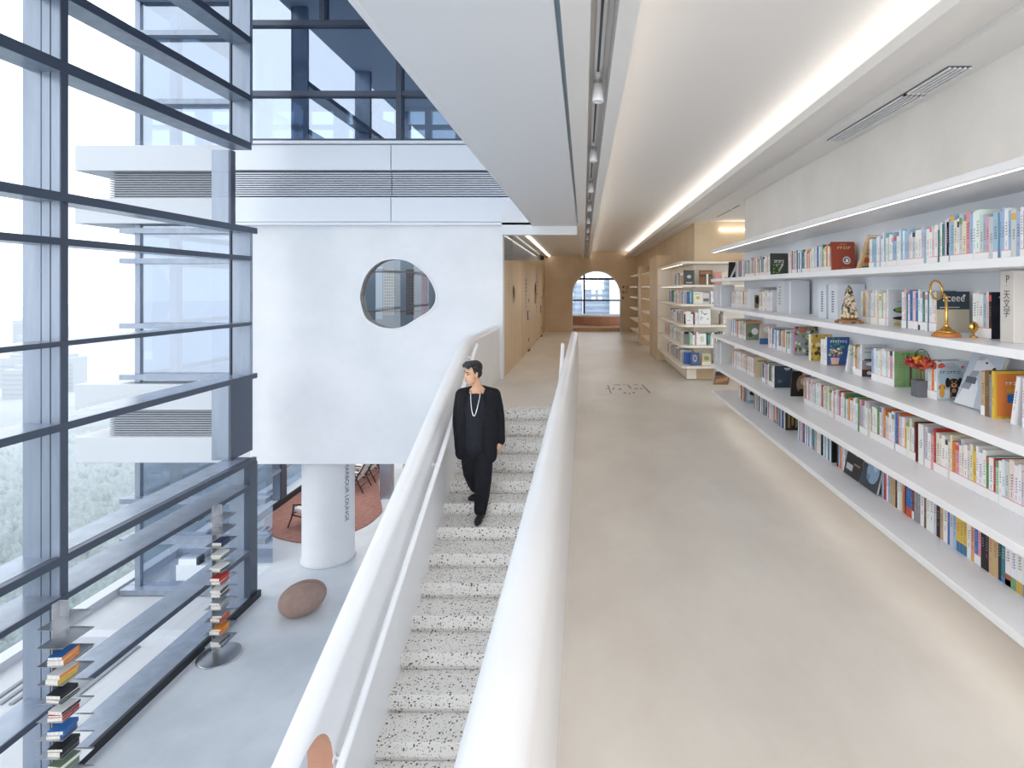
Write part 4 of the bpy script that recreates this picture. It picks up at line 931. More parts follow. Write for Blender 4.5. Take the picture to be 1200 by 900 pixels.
# ------------------------------------------------------------------ file boxes and small objects on the shelves
grey_box=plain('pale_grey_board',rgb(206,208,212),.6); warm_box=plain('warm_grey_board',rgb(206,200,194),.6)
def file_box(px,z,t,h,d,mat,lb,x=XS-.06,deco=None):
    o=tag(empty('file_box',(x,yp(px)*x/XS+t/2,z)),lb,'box','grey file boxes on the shelves')
    m=MB(); m.box(.05,d,-t/2,-t/2+.004,0,h); m.box(.05,d,t/2-.004,t/2,0,h); m.box(d-.004,d,-t/2+.004,t/2-.004,0,h); m.box(.05,d-.004,-t/2+.004,t/2-.004,0,.004); m.box(.054,d-.004,-t/2+.004,t/2-.004,h-.008,h-.004); m.build('body',mat,o)
    m=MB(); m.box(0,.05,-t/2,t/2,0,h); m.build('spine',mat,o,bevel=.003)
    m=MB(); m.box(.055,.075,-t/2-.0015,t/2+.0015,0,h+.001); m.build('hinge_strip',plain('white_strip',rgb(232,238,246),.4),o)
    if deco=='marks':
        m=MB(); q=random.Random(int(px))
        for i in range(7): strokes(m,0,h*.3+i*h*.085,t*.4,h*.06,3,q,putx(-.0008))
        m.build('spine_lettering',M['ink'],o)
    if deco=='txt':
        for s,zz,sz in (('P',.88,.05),('·',.79,.04),('天',.66,.046),('文',.535,.046),('学',.41,.046)):
            c=bpy.data.curves.new('spine_lettering','FONT'); c.body=s; c.size=sz; c.align_x='CENTER'; c.align_y='CENTER'
            to=bpy.data.objects.new('spine_lettering',c); C.objects.link(to); bpy.context.view_layer.update()
            me=bpy.data.meshes.new_from_object(to.evaluated_get(bpy.context.evaluated_depsgraph_get())); bpy.data.objects.remove(to)
            for v in me.vertices: v.co=(-.0008,-v.co.x*.95 - (0.006 if s=='P' else 0),zz*h+v.co.y)
            me.materials.append(M['ink']); me.name='spine_lettering'
            lo=bpy.data.objects.new('spine_lettering',me); C.objects.link(lo); lo.parent=o
    return o
file_box(1188,ZS[3],.085,.335,.27,warm_box,'warm grey file box with dark vertical characters at the right frame edge',deco='txt')
file_box(918,ZS[3],.19,.325,.26,grey_box,'wide pale grey file box left of the white slipcases, second shelf',deco='marks')
file_box(839,ZS[3],.14,.30,.26,grey_box,'pale grey file box at the far end of the second shelf from the top',x=1.86,deco='marks')
file_box(839,ZS[1],.14,.30,.26,grey_box,'pale grey file box at the far end of the second-lowest shelf',x=1.86,deco='marks')
# obelisk
shell=mottled('mottled_shell',rgb(70,52,38),rgb(222,206,180),38,.25,lo=.42,hi=.56)
o=tag(empty('obelisk',(1.93,1.93*F/(995-684),ZS[3])),'mottled shell obelisk on a golden wooden foot, second shelf from the top','ornament')
m=MB(); m.box(-.062,.062,-.062,.062,.012,.028); 
for sx in(-1,1):
    for sy in(-1,1): m.box(sx*.062-.012,sx*.062+.012,sy*.062-.012,sy*.062+.012,0,.018)
m.build('foot',plain('golden_wood',rgb(150,104,54),.4),o,bevel=.003)
m=MB(); m.box(-.042,.042,-.042,.042,.028,.05); m.build('plinth',plain('dark_gold',rgb(120,84,46),.3),o,bevel=.003)
m=MB()
for q in range(4):
    for s in range(3):
        a=-.028+s*.028; p=[(a,-.044,.052),(.044,a,.052),(a,.044,.052),(-.044,a,.052)][q]; m.ball(p,.012,n=8,k=6)
m.build('bead',plain('ivory_bead',rgb(226,208,172),.3),o)['kind']='stuff'
m=MB(); a,b_=.046,.016
m.add([(-a,-a,.062),(a,-a,.062),(a,a,.062),(-a,a,.062),(-b_,-b_,.25),(b_,-b_,.25),(b_,b_,.25),(-b_,b_,.25),(0,0,.285)],[(0,3,2,1),(0,1,5,4),(1,2,6,5),(2,3,7,6),(3,0,4,7),(4,5,8),(5,6,8),(6,7,8),(7,4,8)]); m.build('shaft',shell,o,bevel=.003)
# brass magnifier on a stand
o=tag(empty('magnifier',(1.90,1.90*F/(1109-684),ZS[3])),'brass magnifying glass on a round wooden stand, second shelf from the top','magnifier')
m=MB(); m.lathe([(.066,0),(.068,.008),(.064,.016),(.055,.024)],32); m.build('wooden_base',plain('honey_wood',rgb(176,112,50),.3),o)
m=MB(); m.lathe([(.05,.024),(.045,.032),(.03,.036),(.02,.048),(.014,.052)],28); m.build('brass_foot',M['brass'],o)
m=MB(); m.lathe([(.009,.05),(.014,.056),(.008,.064),(.007,.20),(.012,.206),(.007,.214)],14); m.tube([(0,0,.205),(0,.018,.222),(0,.032,.225)],.006,8); m.build('brass_pole',M['brass'],o)
m=MB(); rr=.05; Mx=Matrix.Translation((0,.085,.245))@Matrix.Rotation(-.12,4,'Y')@Matrix.Rotation(.25,4,'X')
m.tube([(0,rr*math.cos(t*PI/18),rr*math.sin(t*PI/18)) for t in range(36)],.006,8,closed=True,M=Mx); m.build('lens_ring',M['brass'],o)
m=MB(); m.poly([(0,rr*math.cos(t*PI/18),rr*math.sin(t*PI/18)) for t in range(36)],Mx); m.build('lens',glass('lens_glass',(.85,.9,.95,1),.12),o)
# small brass knob ornament
o=tag(empty('brass_ornament',(2.0,2.0*F/(1141-684),ZS[3])),'small round brass ornament standing left of the dark starry book','ornament')
m=MB(); m.lathe([(.018,0),(.02,.006),(.006,.012),(.005,.03)],16); m.build('stand',M['brass'],o)
m=MB(); m.ball((0,0,.055),.024,.012,.028,16,10); m.build('medallion',M['brass'],o)
# berry bouquet in a grey pot
o=tag(empty('berry_bouquet',(2.02,2.02*F/(1079-684),ZS[2])),'orange and red berry bouquet with a wire handle in a grey box pot','plant')
m=MB(); m.box(-.04,.05,-.035,.035,0,.10); m.build('pot',plain('slate_pot',rgb(96,100,106),.6),o,bevel=.004)
m=MB(); m.tube([(0,0,.1),(-.005,-.005,.15),(0,0,.19)],.006,8); m.build('stem',plain('brown_stem',rgb(120,80,56),.7),o)
q=random.Random(4); cols=['red_berry','orange_berry','dark_berry']; mats=[plain('red_berry',rgb(190,70,48),.4),plain('orange_berry',rgb(230,140,40),.4),plain('dark_berry',rgb(140,46,40),.4)]
bm_=[MB(),MB(),MB()]
for i in range(130):
    u=q.uniform(-1,1); a=q.uniform(0,2*PI); r=q.random()**.5
    x,y_,z=.06*r*math.cos(a), u*.105, .205+.035*math.sqrt(max(0,1-u*u))*r*math.sin(a)
    k_=1 if (abs(u+.1)<.35 and z>.21) else (2 if q.random()<.3 else 0); bm_[k_].ball((x,y_-.02,z),q.uniform(.009,.014),n=8,k=6)
for i,(b,mt) in enumerate(zip(bm_,mats)): b.build(cols[i]+'_cluster',mt,o)['kind']='stuff'
m=MB(); m.tube([(-.05,.06,.2),(-.056,.06,.245),(-.03,.055,.25)],.004,6); m.build('ribbon',plain('green_ribbon',rgb(84,150,90),.5),o)
m=MB(); m.tube([(0,-.055+.075*math.cos(t*PI/12)+.04,.22+.065*math.sin(t*PI/12)) for t in range(13)],.0025,6); m.build('handle',M['black'],o)
# leafy sprig
o=tag(empty('potted_sprig',(2.06,2.06*F/(1004-684),ZS[2])),'small green leafy sprig in a white pot behind the grey car book','plant')
m=MB(); m.lathe([(.025,0),(.032,.05),(.034,.06),(.03,.06)],16); m.build('pot',M['white'],o)
m=MB(); q=random.Random(8)
for i in range(8):
    a=q.uniform(0,2*PI); m.tube([(0,0,.055),(.02*math.cos(a),.03*math.sin(a),.14),(.03*math.cos(a),.07*math.sin(a),.19)],.002,5)
m.build('stem',plain('leaf_stem',rgb(110,146,70),.6),o)
m=MB()
for i in range(26):
    c=Vector((q.uniform(-.03,.03),q.uniform(-.075,.075),q.uniform(.13,.23))); d=Vector((q.uniform(-1,1),q.uniform(-1,1),q.uniform(-.3,.8))).normalized()*.03; s=d.cross(Vector((0,.3,1))).normalized()*.012
    m.add([c-d,c+s,c+d,c-s],[(0,1,2,3)])
m.build('leaf_cluster',plain('bright_leaf',rgb(150,186,80),.5),o)['kind']='stuff'
# greyhound album leaning face-out
b=dict(sh=2,y=9.1,t=.022,h=.30,d=.25,col=(196,200,206),name='',lab=False,detail=None,art=[R(0,0,1,1,(186,196,208)),('p',[(0,0),(.62,0),(.55,.35),(.36,.62),(.2,.5)],(226,228,232)),('p',[(.02,.3),(.25,.74),(.42,.66),(.3,.3)],(150,156,164)),R(.1,.42,.42,.54,(96,100,108)),('p',[(.22,.66),(.24,.86),(.44,.94),(.78,.80),(.82,.72),(.68,.66),(.46,.68)],(214,216,220)),('p',[(.24,.86),(.3,.96),(.5,.95),(.42,.88)],(176,180,186)),E(.80,.745,.05,.04,(36,36,40)),E(.54,.84,.035,.022,(28,28,32)),('p',[(.46,.69),(.74,.68),(.7,.66),(.5,.665)],(70,72,78))])
cov,pag=MB(),MB(); book_shapes(cov,pag,None,b); o=cov.build('book',M['book'],color=True); pag.build('page_block',M['paper'],o)
o.matrix_world=Matrix.Translation((2.09,3.12,ZS[2]+.006))@Matrix.Rotation(.36,4,'Y')@Matrix.Rotation(-PI/2,4,'Z')
tag(o,'large grey album with a greyhound on its cover, leaning on the middle shelf','book',GR[2])
# two dark albums set face-out on the lowest shelf
for i,(y_,w_,art,lb) in enumerate(((YF+.25,.235,[R(0,0,1,1,(60,68,80)),E(.6,.5,.34,.34,(140,166,192)),E(.7,.6,.12,.1,(176,196,214)),E(.4,.3,.1,.08,(110,134,160)),R(.05,.6,.3,.64,(196,200,206))],'dark blue-grey face-out album with pale blue circles, lowest shelf'),(YF+.50,.24,[R(0,0,1,1,(46,44,48)),R(.1,.15,.5,.32,(190,192,196)),E(.6,.7,.16,.1,(190,130,116)),R(.55,.35,.9,.4,(150,120,112))],'black face-out album with pale blocks on its cover, lowest shelf'))):
    b=dict(sh=0,y=y_+5,t=.02,h=.27,d=w_,col=(48,48,54),name='',lab=False,detail=None,art=art)
    cov,pag=MB(),MB(); book_shapes(cov,pag,None,b); o=cov.build('book',M['book'],color=True); pag.build('page_block',M['paper'],o)
    o.matrix_world=Matrix.Translation((2.03,y_,ZS[0]+.004))@Matrix.Rotation(.22,4,'Y')@Matrix.Rotation(-PI/2,4,'Z'); tag(o,lb,'book',GR[0])
# lettering on the slate hardback
for b in ind:
    if b['mark'] and b['mark'].startswith('beige and slate'):
        c=bpy.data.curves.new('cover_lettering','FONT'); c.body='aceee'; c.size=.062
        to=bpy.data.objects.new('t',c); C.objects.link(to); bpy.context.view_layer.update()
        me=bpy.data.meshes.new_from_object(to.evaluated_get(bpy.context.evaluated_depsgraph_get())); bpy.data.objects.remove(to)
        for v in me.vertices: v.co=(.035+v.co.x*.9,-b['t']/2-.0016,.178+v.co.y)
        me.name='cover_lettering'; me.materials.append(M['label'])
        host=[x for x in C.objects if x.get('label')==b['label']][0]
        lo=bpy.data.objects.new('cover_lettering',me); C.objects.link(lo); lo.parent=host
# ------------------------------------------------------------------ steel book towers
def book_flat(parent_loc,w_,l,t,col,edge,lb,rz,grp):
    x,y,z=parent_loc
    cov,pag=MB(rgb(*col)),MB()
    cov.box(-w_/2,w_/2,-l/2,l/2,0,.002); cov.box(-w_/2,w_/2,-l/2,l/2,t-.002,t); cov.col=rgb(*edge); cov.box(w_/2-.003,w_/2,-l/2,l/2,.002,t-.002)
    pag.box(-w_/2+.003,w_/2-.003,-l/2+.003,l/2-.003,.002,t-.002)
    o=cov.build('book',M['book'],color=True); o.location=(x,y,z); o.rotation_euler=(0,0,rz); pag.build('page_block',M['paper'],o); tag(o,lb,'book',grp)
def book_tower(x,y,lb,rows,grp,where):
    t=tag(empty('book_tower',(x,y,LOW)),lb,'bookshelf','steel book towers by the curtain wall')
    m=MB(); m.lathe([(.30,0),(.30,.012),(.285,.016)],48); m.build('base_plate',M['steel'],t)
    m=MB(); m.box(-.14,-.04,.10,.108,.014,2.2); m.box(-.14,-.134,.02,.10,.014,2.2); m.build('spine_plate',M['steel'],t,bevel=.002)
    q=random.Random(int(y*100))
    for i in range(11):
        z=.20+i*.183
        m=MB(); m.box(-.14,.12,-.14,.22,z,z+.004); m.box(-.14,.12,.217,.22,z,z+.012); m.build('shelf_plate',M['steel'],t)
    for i,bs in rows.items():
        z=LOW+.20+i*.183+.0045
        for j,(col,edge,tt,nm) in enumerate(bs):
            tt=min(tt,.06)
            book_flat((x+.01+q.uniform(-.012,.012),y-.02+q.uniform(-.01,.01),z),q.uniform(.13,.155),q.uniform(.19,.215),tt,col,edge,'%s book on the %s plate of the %s'%(nm,ordn(i+1),where)+(', %s of stack'%('bottom' if j==0 else ('top' if j==len(bs)-1 else 'middle')) if len(bs)>1 else ''),q.uniform(-.12,.12),grp); z+=tt+.0006
K=(40,42,46); Wt=(232,232,230); Cr=(226,220,206); Bl=(52,110,180); Or=(230,140,50); Rd=(190,52,44); Gr=(120,140,110); Gy=(150,154,160); Nv=(44,62,96)
book_tower(-5.38,8.22,'tall stainless steel book tower with stacked books, farther from the camera',{
 8:[(Nv,Nv,.05,'dark navy')],7:[(Wt,Gr,.03,'white and green'),(Wt,Wt,.03,'white')],6:[(Wt,K,.025,'white'),(Wt,Wt,.02,'thin white')],5:[(Wt,Rd,.03,'white'),(Rd,Rd,.05,'large red')],4:[(Wt,K,.028,'white'),(Cr,K,.03,'cream'),(Wt,K,.03,'black and white')],3:[(Wt,Gy,.045,'white'),(Gy,Gy,.04,'grey')],2:[((206,90,60),(206,90,60),.05,'orange-red'),(Gy,Gy,.035,'grey')],1:[(Wt,Or,.045,'white'),(Or,Or,.03,'orange')],0:[(Wt,Gy,.04,'white'),(Gy,K,.03,'grey')]},'books on the farther steel tower','farther steel tower')
book_tower(-5.30,5.66,'tall stainless steel book tower with stacked books, nearest the left frame edge',{
 8:[(Wt,Or,.05,'white and orange'),(Bl,Or,.035,'blue and orange')],7:[(Wt,(214,180,80),.045,'white and yellow'),(Wt,Or,.04,'white and orange')],6:[(Wt,K,.02,'white'),(K,K,.04,'black')],5:[(Wt,Rd,.03,'white and red'),(Rd,K,.02,'dark red'),(Wt,K,.03,'white and black')],4:[(Wt,Bl,.03,'white and blue'),(Bl,Bl,.04,'blue')],3:[(Cr,K,.05,'cream'),(K,K,.03,'black')],2:[(Wt,Gr,.05,'white'),(Gr,Wt,.035,'grey green')],1:[(Bl,Bl,.05,'blue')],0:[(Wt,Gy,.05,'white')]},'books on the nearer steel tower','nearer steel tower')
# ------------------------------------------------------------------ the man on the stairs
def fused(name,parts,voxel,mat,parent=None,smooth=4):
    """one continuous surface from tapered limbs (remeshed together)"""
    m=MB()
    for p in parts:
        if p[0]=='l':      # limb: points with radii
            pts=[Vector(a[:3]) for a in p[1]]; rs=[a[3] for a in p[1]]
            m.tube(pts,rs,14)
            for a,r in zip(pts,rs): m.ball(a,r*.995,n=14,k=8)
        elif p[0]=='b': m.ball((0,0,0),*p[2],n=20,k=14,M=Matrix.Translation(p[1])@(p[3].to_matrix().to_4x4() if len(p)>3 else Matrix()))
    o=m.build(name,mat)
    r=o.modifiers.new('r','REMESH'); r.mode='VOXEL'; r.voxel_size=voxel; r.use_smooth_shade=True
    s=o.modifiers.new('s','SMOOTH'); s.iterations=smooth; s.factor=.5
    bake(o)
    if parent: o.parent=parent
    return o
PX,PY=-1.22,6.36
skin=mottled('skin',rgb(206,160,130),rgb(222,178,148),9,.5); black_cloth=mottled('black_wool',rgb(26,27,31),rgb(36,37,42),60,.9,spec=.2); tee=mottled('charcoal_cotton',rgb(36,39,46),rgb(44,47,54),50,.95,spec=.2); hairm=mottled('black_hair',rgb(16,15,17),rgb(34,32,34),60,.5,stretch=(1,1,.2)); shoe=plain('black_suede',rgb(24,24,27),.7)
hc=Vector((-1.262,6.33,.765))         # head centre
hr=Euler((.10,.06,math.radians(-55)))  # face turned to the window side and slightly down
def hp(x,y,z): return tuple(hc+hr.to_matrix()@Vector((x,y,z)))    # face looks along -y of the head
body=[('b',hc+hr.to_matrix()@Vector((0,.01,.035)),(.073,.092,.095),hr),('b',hc+hr.to_matrix()@Vector((0,-.028,-.04)),(.058,.062,.085),hr),
 ('b',hp(0,-.045,-.10),(.034,.034,.026),hr),
 ('l',[hp(0,-.082,.01)+(.011,),hp(0,-.100,-.026)+(.014,),hp(0,-.088,-.034)+(.016,)]),
 ('l',[hp(-.026,-.080,-.066)+(.009,),hp(0,-.089,-.068)+(.010,),hp(.026,-.080,-.066)+(.009,)]),
 ('l',[hp(-.045,-.072,.022)+(.012,),hp(0,-.086,.026)+(.012,),hp(.045,-.072,.022)+(.012,)]),
 ('b',hp(.074,.01,-.015),(.012,.02,.032),hr),('b',hp(-.074,.01,-.015),(.012,.02,.032),hr),
 ('l',[(-1.245,6.36,.70,.052),(-1.225,6.385,.60,.056),(-1.22,6.40,.54,.07)]),
 ('l',[(-1.22,6.40,.50,.12),(-1.22,6.40,.28,.125),(-1.23,6.40,.05,.13)]),
 ('l',[(-1.38,6.41,.50,.062),(-1.22,6.40,.53,.075),(-1.06,6.41,.50,.062)]),
 ('l',[(-1.40,6.41,.50,.055),(-1.435,6.43,.24,.044),(-1.40,6.36,.0,.032)]),
 ('l',[(-1.04,6.41,.50,.055),(-.995,6.45,.24,.044),(-.965,6.40,.00,.030)]),
 ('l',[(-1.15,6.40,.02,.085),(-1.14,6.27,-.42,.058),(-1.175,6.31,-.80,.042)]),
 ('l',[(-1.30,6.41,.02,.085),(-1.285,6.38,-.40,.058),(-1.285,6.60,-.64,.042)])]
# left hand hanging beside the jacket, fingers slightly curled
def hand(wx,wy,wz,sx):
    P=[('l',[(wx,wy,wz,.026),(wx,wy-.008,wz-.045,.031),(wx,wy-.012,wz-.075,.03)])]
    for i,(dy,ln) in enumerate(((-.034,.066),(-.014,.076),(.006,.072),(.025,.058))):
        a=Vector((wx,wy+dy-.008,wz-.085)); P.append(('l',[tuple(a)+(.0095,),(a.x-sx*.008,a.y-.006,a.z-ln*.5,.009),(a.x-sx*.024,a.y-.010,a.z-ln,.0075)]))
    P.append(('l',[(wx-sx*.01,wy-.03,wz-.035,.012),(wx-sx*.016,wy-.058,wz-.065,.010),(wx-sx*.02,wy-.064,wz-.095,.0085)]))
    return P
body+=hand(-.965,6.385,.0,1)+hand(-1.40,6.35,.0,-1)
person=fused('person',body,.0065,skin)
tag(person,'man in a loose black suit and silver chain walking down the terrazzo stairs','person')
# eyes, brows and lips as fine parts of the face
m=MB()
for s in (-1,1): m.ball((0,0,0),.012,.006,.006,10,6,Matrix.Translation(hp(s*.032,-.079,.006))@hr.to_matrix().to_4x4())
m.build('eyes',plain('dark_eyes',rgb(40,30,28),.3),person)
m=MB()
for s in (-1,1): m.tube([hp(s*.014,-.091,.030),hp(s*.034,-.088,.036),hp(s*.054,-.074,.028)],.0045,6)
m.build('eyebrows',hairm,person)
m=MB(); m.tube([hp(-.022,-.087,-.066),hp(0,-.099,-.068),hp(.022,-.087,-.066)],[.003,.006,.003],6); m.build('lips',plain('lip',rgb(180,110,100),.5),person)
q=random.Random(2)
hair=[('b',hc+hr.to_matrix()@Vector((0,.030,.062)),(.082,.088,.085),hr),('b',hp(0,.055,.01),(.074,.052,.075),hr)]
for i in range(26):
    a=q.uniform(-1,1); hair.append(('l',[hp(a*.06,.02,.12)+(.02,),hp(a*.072,-.05,.118+q.uniform(-.01,.012))+(.017,),hp(a*.078+q.uniform(-.01,.01),-.083,.088+q.uniform(-.012,.02))+(.008,)]))
for s in (-1,1): hair.append(('l',[hp(s*.072,-.01,.06)+(.014,),hp(s*.073,-.004,.01)+(.009,)]))
fused('hair',hair,.006,hairm,person,2)
# T-shirt
fused('t_shirt',[('l',[(-1.22,6.385,.545,.075),(-1.22,6.355,.44,.125),(-1.225,6.345,.25,.128),(-1.235,6.35,-.04,.138),(-1.235,6.37,-.10,.13)]),('l',[(-1.36,6.40,.49,.07),(-1.22,6.39,.53,.078),(-1.08,6.40,.49,.07)])],.010,tee,person)
# jacket: back, two fronts, sleeves
J=[('l',[(-1.22,6.45,.50,.115),(-1.22,6.46,.20,.145),(-1.225,6.46,-.13,.15)]),
 ('l',[(-1.39,6.41,.52,.066),(-1.22,6.455,.555,.068),(-1.05,6.41,.52,.066)]),
 ('l',[(-1.36,6.36,.50,.075),(-1.365,6.34,.25,.082),(-1.38,6.33,.05,.084),(-1.385,6.33,-.14,.080)]),
 ('l',[(-1.09,6.36,.50,.078),(-1.085,6.335,.25,.09),(-1.08,6.32,.05,.098),(-1.075,6.32,-.17,.092)]),
 ('l',[(-1.405,6.41,.505,.078),(-1.435,6.43,.35,.074),(-1.452,6.43,.22,.068),(-1.43,6.38,.02,.06),(-1.42,6.36,-.09,.058)]),
 ('l',[(-1.035,6.41,.505,.08),(-1.005,6.44,.35,.076),(-.985,6.455,.22,.07),(-.968,6.41,.03,.062),(-.962,6.40,-.02,.060)])]
jk=fused('jacket',J,.011,black_cloth,person,4)
m=MB()
for s,xa,xb,xc in ((-1,-1.262,-1.315,-1.285),(1,-1.178,-1.13,-1.165)):
    m.add([(xa,6.315,.56),(xb,6.285,.53),(xb+s*.025,6.262,.36),(xc+s*.02,6.247,.12),(xc-s*.005,6.252,.12),(xa+s*.005,6.285,.36)],[(0,1,2,5),(5,2,3,4)])
lp=m.build('lapel',plain('lapel_black',rgb(20,21,24),.8),jk); lp.modifiers.new('s','SOLIDIFY').thickness=.006
# trousers
fused('trousers',[('l',[(-1.22,6.40,.06,.145),(-1.22,6.40,-.06,.15)]),
 ('l',[(-1.145,6.39,-.06,.108),(-1.13,6.27,-.28,.102),(-1.13,6.25,-.42,.095),(-1.15,6.29,-.60,.086),(-1.172,6.30,-.775,.074)]),
 ('l',[(-1.305,6.40,-.06,.108),(-1.30,6.37,-.26,.102),(-1.285,6.36,-.38,.094),(-1.285,6.48,-.52,.078),(-1.283,6.58,-.62,.064)])],.011,black_cloth,person,4)
m=MB()
# shoes: on the sixth tread (flat) and on the fifth, heel lifting
def shoe_parts(x,y,z,pitch,yaw):
    Mx=Matrix.Translation((x,y,z))@Matrix.Rotation(yaw,4,'Z')@Matrix.Rotation(pitch,4,'X')@Matrix.Scale(1.14,4)
    f=lambda a,b,c:tuple(Mx@Vector((a,b,c)))
    return [('l',[f(0,.22,.045)+(.040,),f(0,.12,.045)+(.041,),f(0,.04,.040)+(.040,),f(0,-.01,.030)+(.028,)]),('l',[f(0,.22,.04)+(.04,),f(0,.205,.10)+(.042,),f(0,.20,.14)+(.043,)]),('l',[f(-.012,.05,.034)+(.033,),f(-.01,.02,.03)+(.028,)]),('l',[f(.012,.05,.034)+(.033,),f(.01,.02,.03)+(.028,)])]
fused('shoe',shoe_parts(-1.172,6.115,-.885,0,-.05),.006,shoe,person,3)
fused('shoe',shoe_parts(-1.315,6.43,-.735,-.38,-.35),.006,shoe,person,3)
# chain
m=MB(); P=[]
for t in range(29):
    u=t/28*2-1; P.append((-1.222+.066*u*(1-.12*abs(u)), 6.192+.10*abs(u)**2.4, .31+.262*abs(u)**1.7))
m.tube(P,.0065,8); m.build('necklace',plain('silver_chain',rgb(200,204,208),.25,.9),person)
# ------------------------------------------------------------------ world, outside, lights, camera
w=bpy.data.worlds.new('World'); sc.world=w; w.use_nodes=True
bg=w.node_tree.nodes['Background']; bg.inputs[0].default_value=(.93,.965,1.0,1); bg.inputs[1].default_value=WORLD
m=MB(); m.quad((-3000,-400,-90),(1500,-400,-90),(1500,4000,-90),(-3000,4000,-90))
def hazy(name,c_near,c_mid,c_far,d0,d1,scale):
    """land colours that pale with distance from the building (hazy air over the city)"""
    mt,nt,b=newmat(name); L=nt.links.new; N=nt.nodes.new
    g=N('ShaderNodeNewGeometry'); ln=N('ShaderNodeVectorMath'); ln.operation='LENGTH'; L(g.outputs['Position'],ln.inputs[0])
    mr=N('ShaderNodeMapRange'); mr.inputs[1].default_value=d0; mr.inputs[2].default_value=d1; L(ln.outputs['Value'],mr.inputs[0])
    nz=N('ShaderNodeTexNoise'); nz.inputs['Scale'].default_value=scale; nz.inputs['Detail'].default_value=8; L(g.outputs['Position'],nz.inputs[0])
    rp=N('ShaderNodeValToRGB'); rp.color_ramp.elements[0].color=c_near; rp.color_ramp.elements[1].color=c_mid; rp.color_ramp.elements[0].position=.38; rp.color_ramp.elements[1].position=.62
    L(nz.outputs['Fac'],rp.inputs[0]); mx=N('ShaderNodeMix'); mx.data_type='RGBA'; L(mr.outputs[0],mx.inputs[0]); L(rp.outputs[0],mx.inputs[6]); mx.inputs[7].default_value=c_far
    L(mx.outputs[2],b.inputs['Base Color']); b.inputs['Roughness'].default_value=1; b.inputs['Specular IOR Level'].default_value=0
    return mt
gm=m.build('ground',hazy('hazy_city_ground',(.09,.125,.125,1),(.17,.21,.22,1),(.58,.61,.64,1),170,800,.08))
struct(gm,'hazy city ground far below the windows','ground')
rnd=random.Random(11)
from mathutils import noise as NZ
tm=MB(); tm.smooth=True
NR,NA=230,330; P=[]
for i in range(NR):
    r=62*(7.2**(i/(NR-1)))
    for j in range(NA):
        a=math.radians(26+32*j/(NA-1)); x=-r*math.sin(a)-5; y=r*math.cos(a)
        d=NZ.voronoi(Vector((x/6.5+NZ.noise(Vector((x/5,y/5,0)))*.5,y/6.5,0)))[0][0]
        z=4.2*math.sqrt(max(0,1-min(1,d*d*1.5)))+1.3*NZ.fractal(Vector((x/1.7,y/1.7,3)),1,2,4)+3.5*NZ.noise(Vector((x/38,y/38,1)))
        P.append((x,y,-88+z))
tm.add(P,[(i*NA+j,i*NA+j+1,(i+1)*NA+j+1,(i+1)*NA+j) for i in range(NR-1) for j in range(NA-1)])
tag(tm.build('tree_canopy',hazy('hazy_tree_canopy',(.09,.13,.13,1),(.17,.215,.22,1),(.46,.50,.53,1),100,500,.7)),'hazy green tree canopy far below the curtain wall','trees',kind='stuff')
tw=[(-474,469,18,16,24),(-460,500,14,14,30),(-530,520,20,16,27),(-730,760,30,24,40),(-800,800,24,20,46),(-690,700,26,20,34)]
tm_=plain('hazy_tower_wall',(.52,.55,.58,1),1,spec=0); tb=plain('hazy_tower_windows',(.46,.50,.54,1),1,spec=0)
pos=['with the lowest roof','slim and','broad','widest','tallest','right-hand']
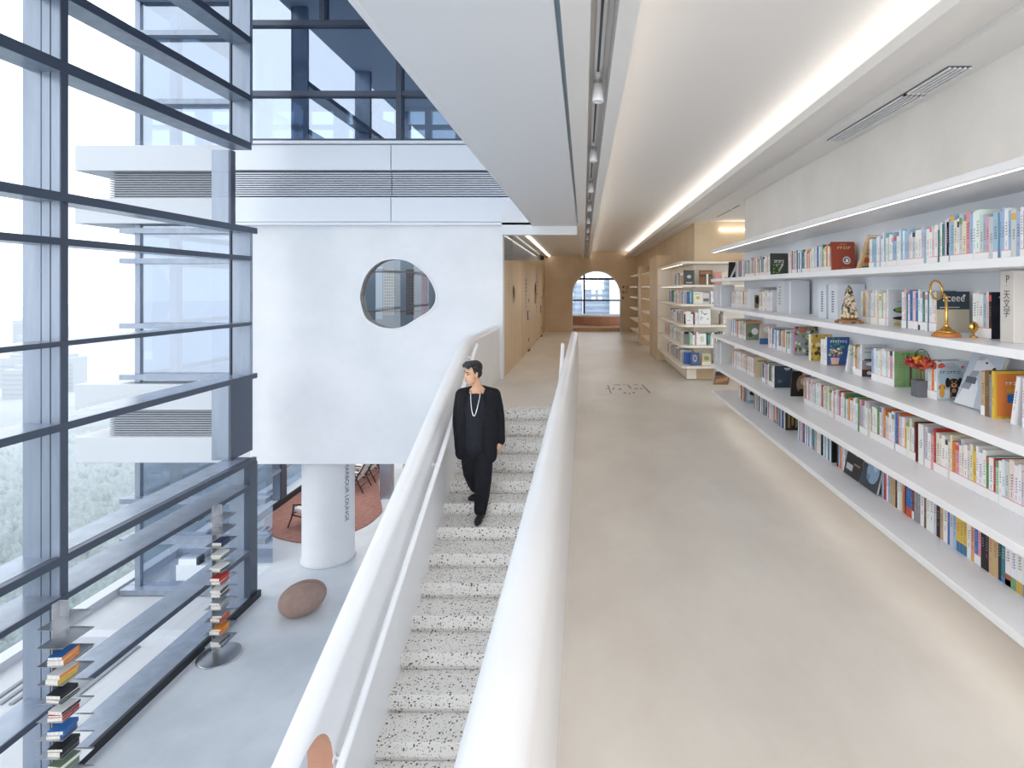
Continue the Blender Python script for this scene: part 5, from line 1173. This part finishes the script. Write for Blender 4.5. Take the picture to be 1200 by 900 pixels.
for i,(x,y,a,b,h) in enumerate(tw):
    t=tag(empty('apartment_tower',(x,y,-90)),'pale hazy apartment tower on the left horizon, %s of the cluster'%['nearest','slimmest','third','widest','tallest','rightmost'][i],'building','hazy towers on the horizon')
    m=MB(); m.box(-a/2,a/2,-b/2,b/2,0,h); m.build('wall',tm_,t)
    m=MB()
    for q in range(int(h/4)-1): m.box(-a/2*.9,a/2*.9,-b/2-.2,-b/2,3+q*4,4.6+q*4)
    m.build('window_band',tb,t)
    m=MB(); m.box(-a/5,a/5,-b/5,b/5,h,h+3); m.build('roof_box',tm_,t)
def tower(x,y,a,b,zt,col,lb):
    t=tag(empty('office_tower',(x,y,-90)),lb,'building','towers outside the arch window'); h=zt+90
    m=MB(); m.box(-a/2,a/2,-b/2,b/2,0,h); m.build('wall',col[0],t)
    m=MB()
    for q in range(9): m.box(-a/2*.96,a/2*.96,-b/2-.3,-b/2,h-4-q*4.4,h-1.8-q*4.4)
    m.build('window_band',col[1],t)
    m=MB()
    for q,(u,v) in enumerate(((-.25,1.5),(.02,1.5),(-.25,2.6),(.02,2.6))): m.box(a*u,a*(u+.17),-b/2-.5,-b/2-.25,h-4-4.4*v,h-1-4.4*v)
    m.build('bright_window',M['panel'],t)
tower(10.2,420,18,20,8,(plain('blue_grey_tower',rgb(150,168,190),.8),plain('tower_glass',rgb(118,138,164),.4)),'blue-grey office tower outside the arch window, right of the mullion')
tower(-11,440,20,20,6,(plain('pale_tower',rgb(190,202,216),.8),plain('pale_tower_glass',rgb(160,176,196),.4)),'pale office tower outside the arch window, left of the mullion')

def area(loc,rot,sx,sy,e,col=(1,1,1)):
    L=bpy.data.lights.new('fill_lamp','AREA'); L.shape='RECTANGLE'; L.size=sx; L.size_y=sy; L.energy=e; L.color=col
    o=bpy.data.objects.new('fill_lamp',L); o.location=loc; o.rotation_euler=rot; C.objects.link(o); return o
for l in LAMPS: area(*l)
cam=bpy.data.cameras.new('camera'); co=bpy.data.objects.new('camera',cam); C.objects.link(co)
co.location=(0,0,H); co.rotation_euler=(PI/2,0,0)
cam.sensor_width=36; cam.sensor_fit='HORIZONTAL'; cam.lens=F/1200*36; cam.shift_x=-84/1200; cam.shift_y=-112/1200; cam.clip_start=.05; cam.clip_end=6000
sc.camera=co
sc.view_settings.view_transform='Standard'; sc.view_settings.look='None'; sc.view_settings.exposure=EXPO; sc.view_settings.gamma=1
sc.cycles.use_denoising=True; sc.cycles.max_bounces=10; sc.cycles.diffuse_bounces=5; sc.cycles.transparent_max_bounces=16
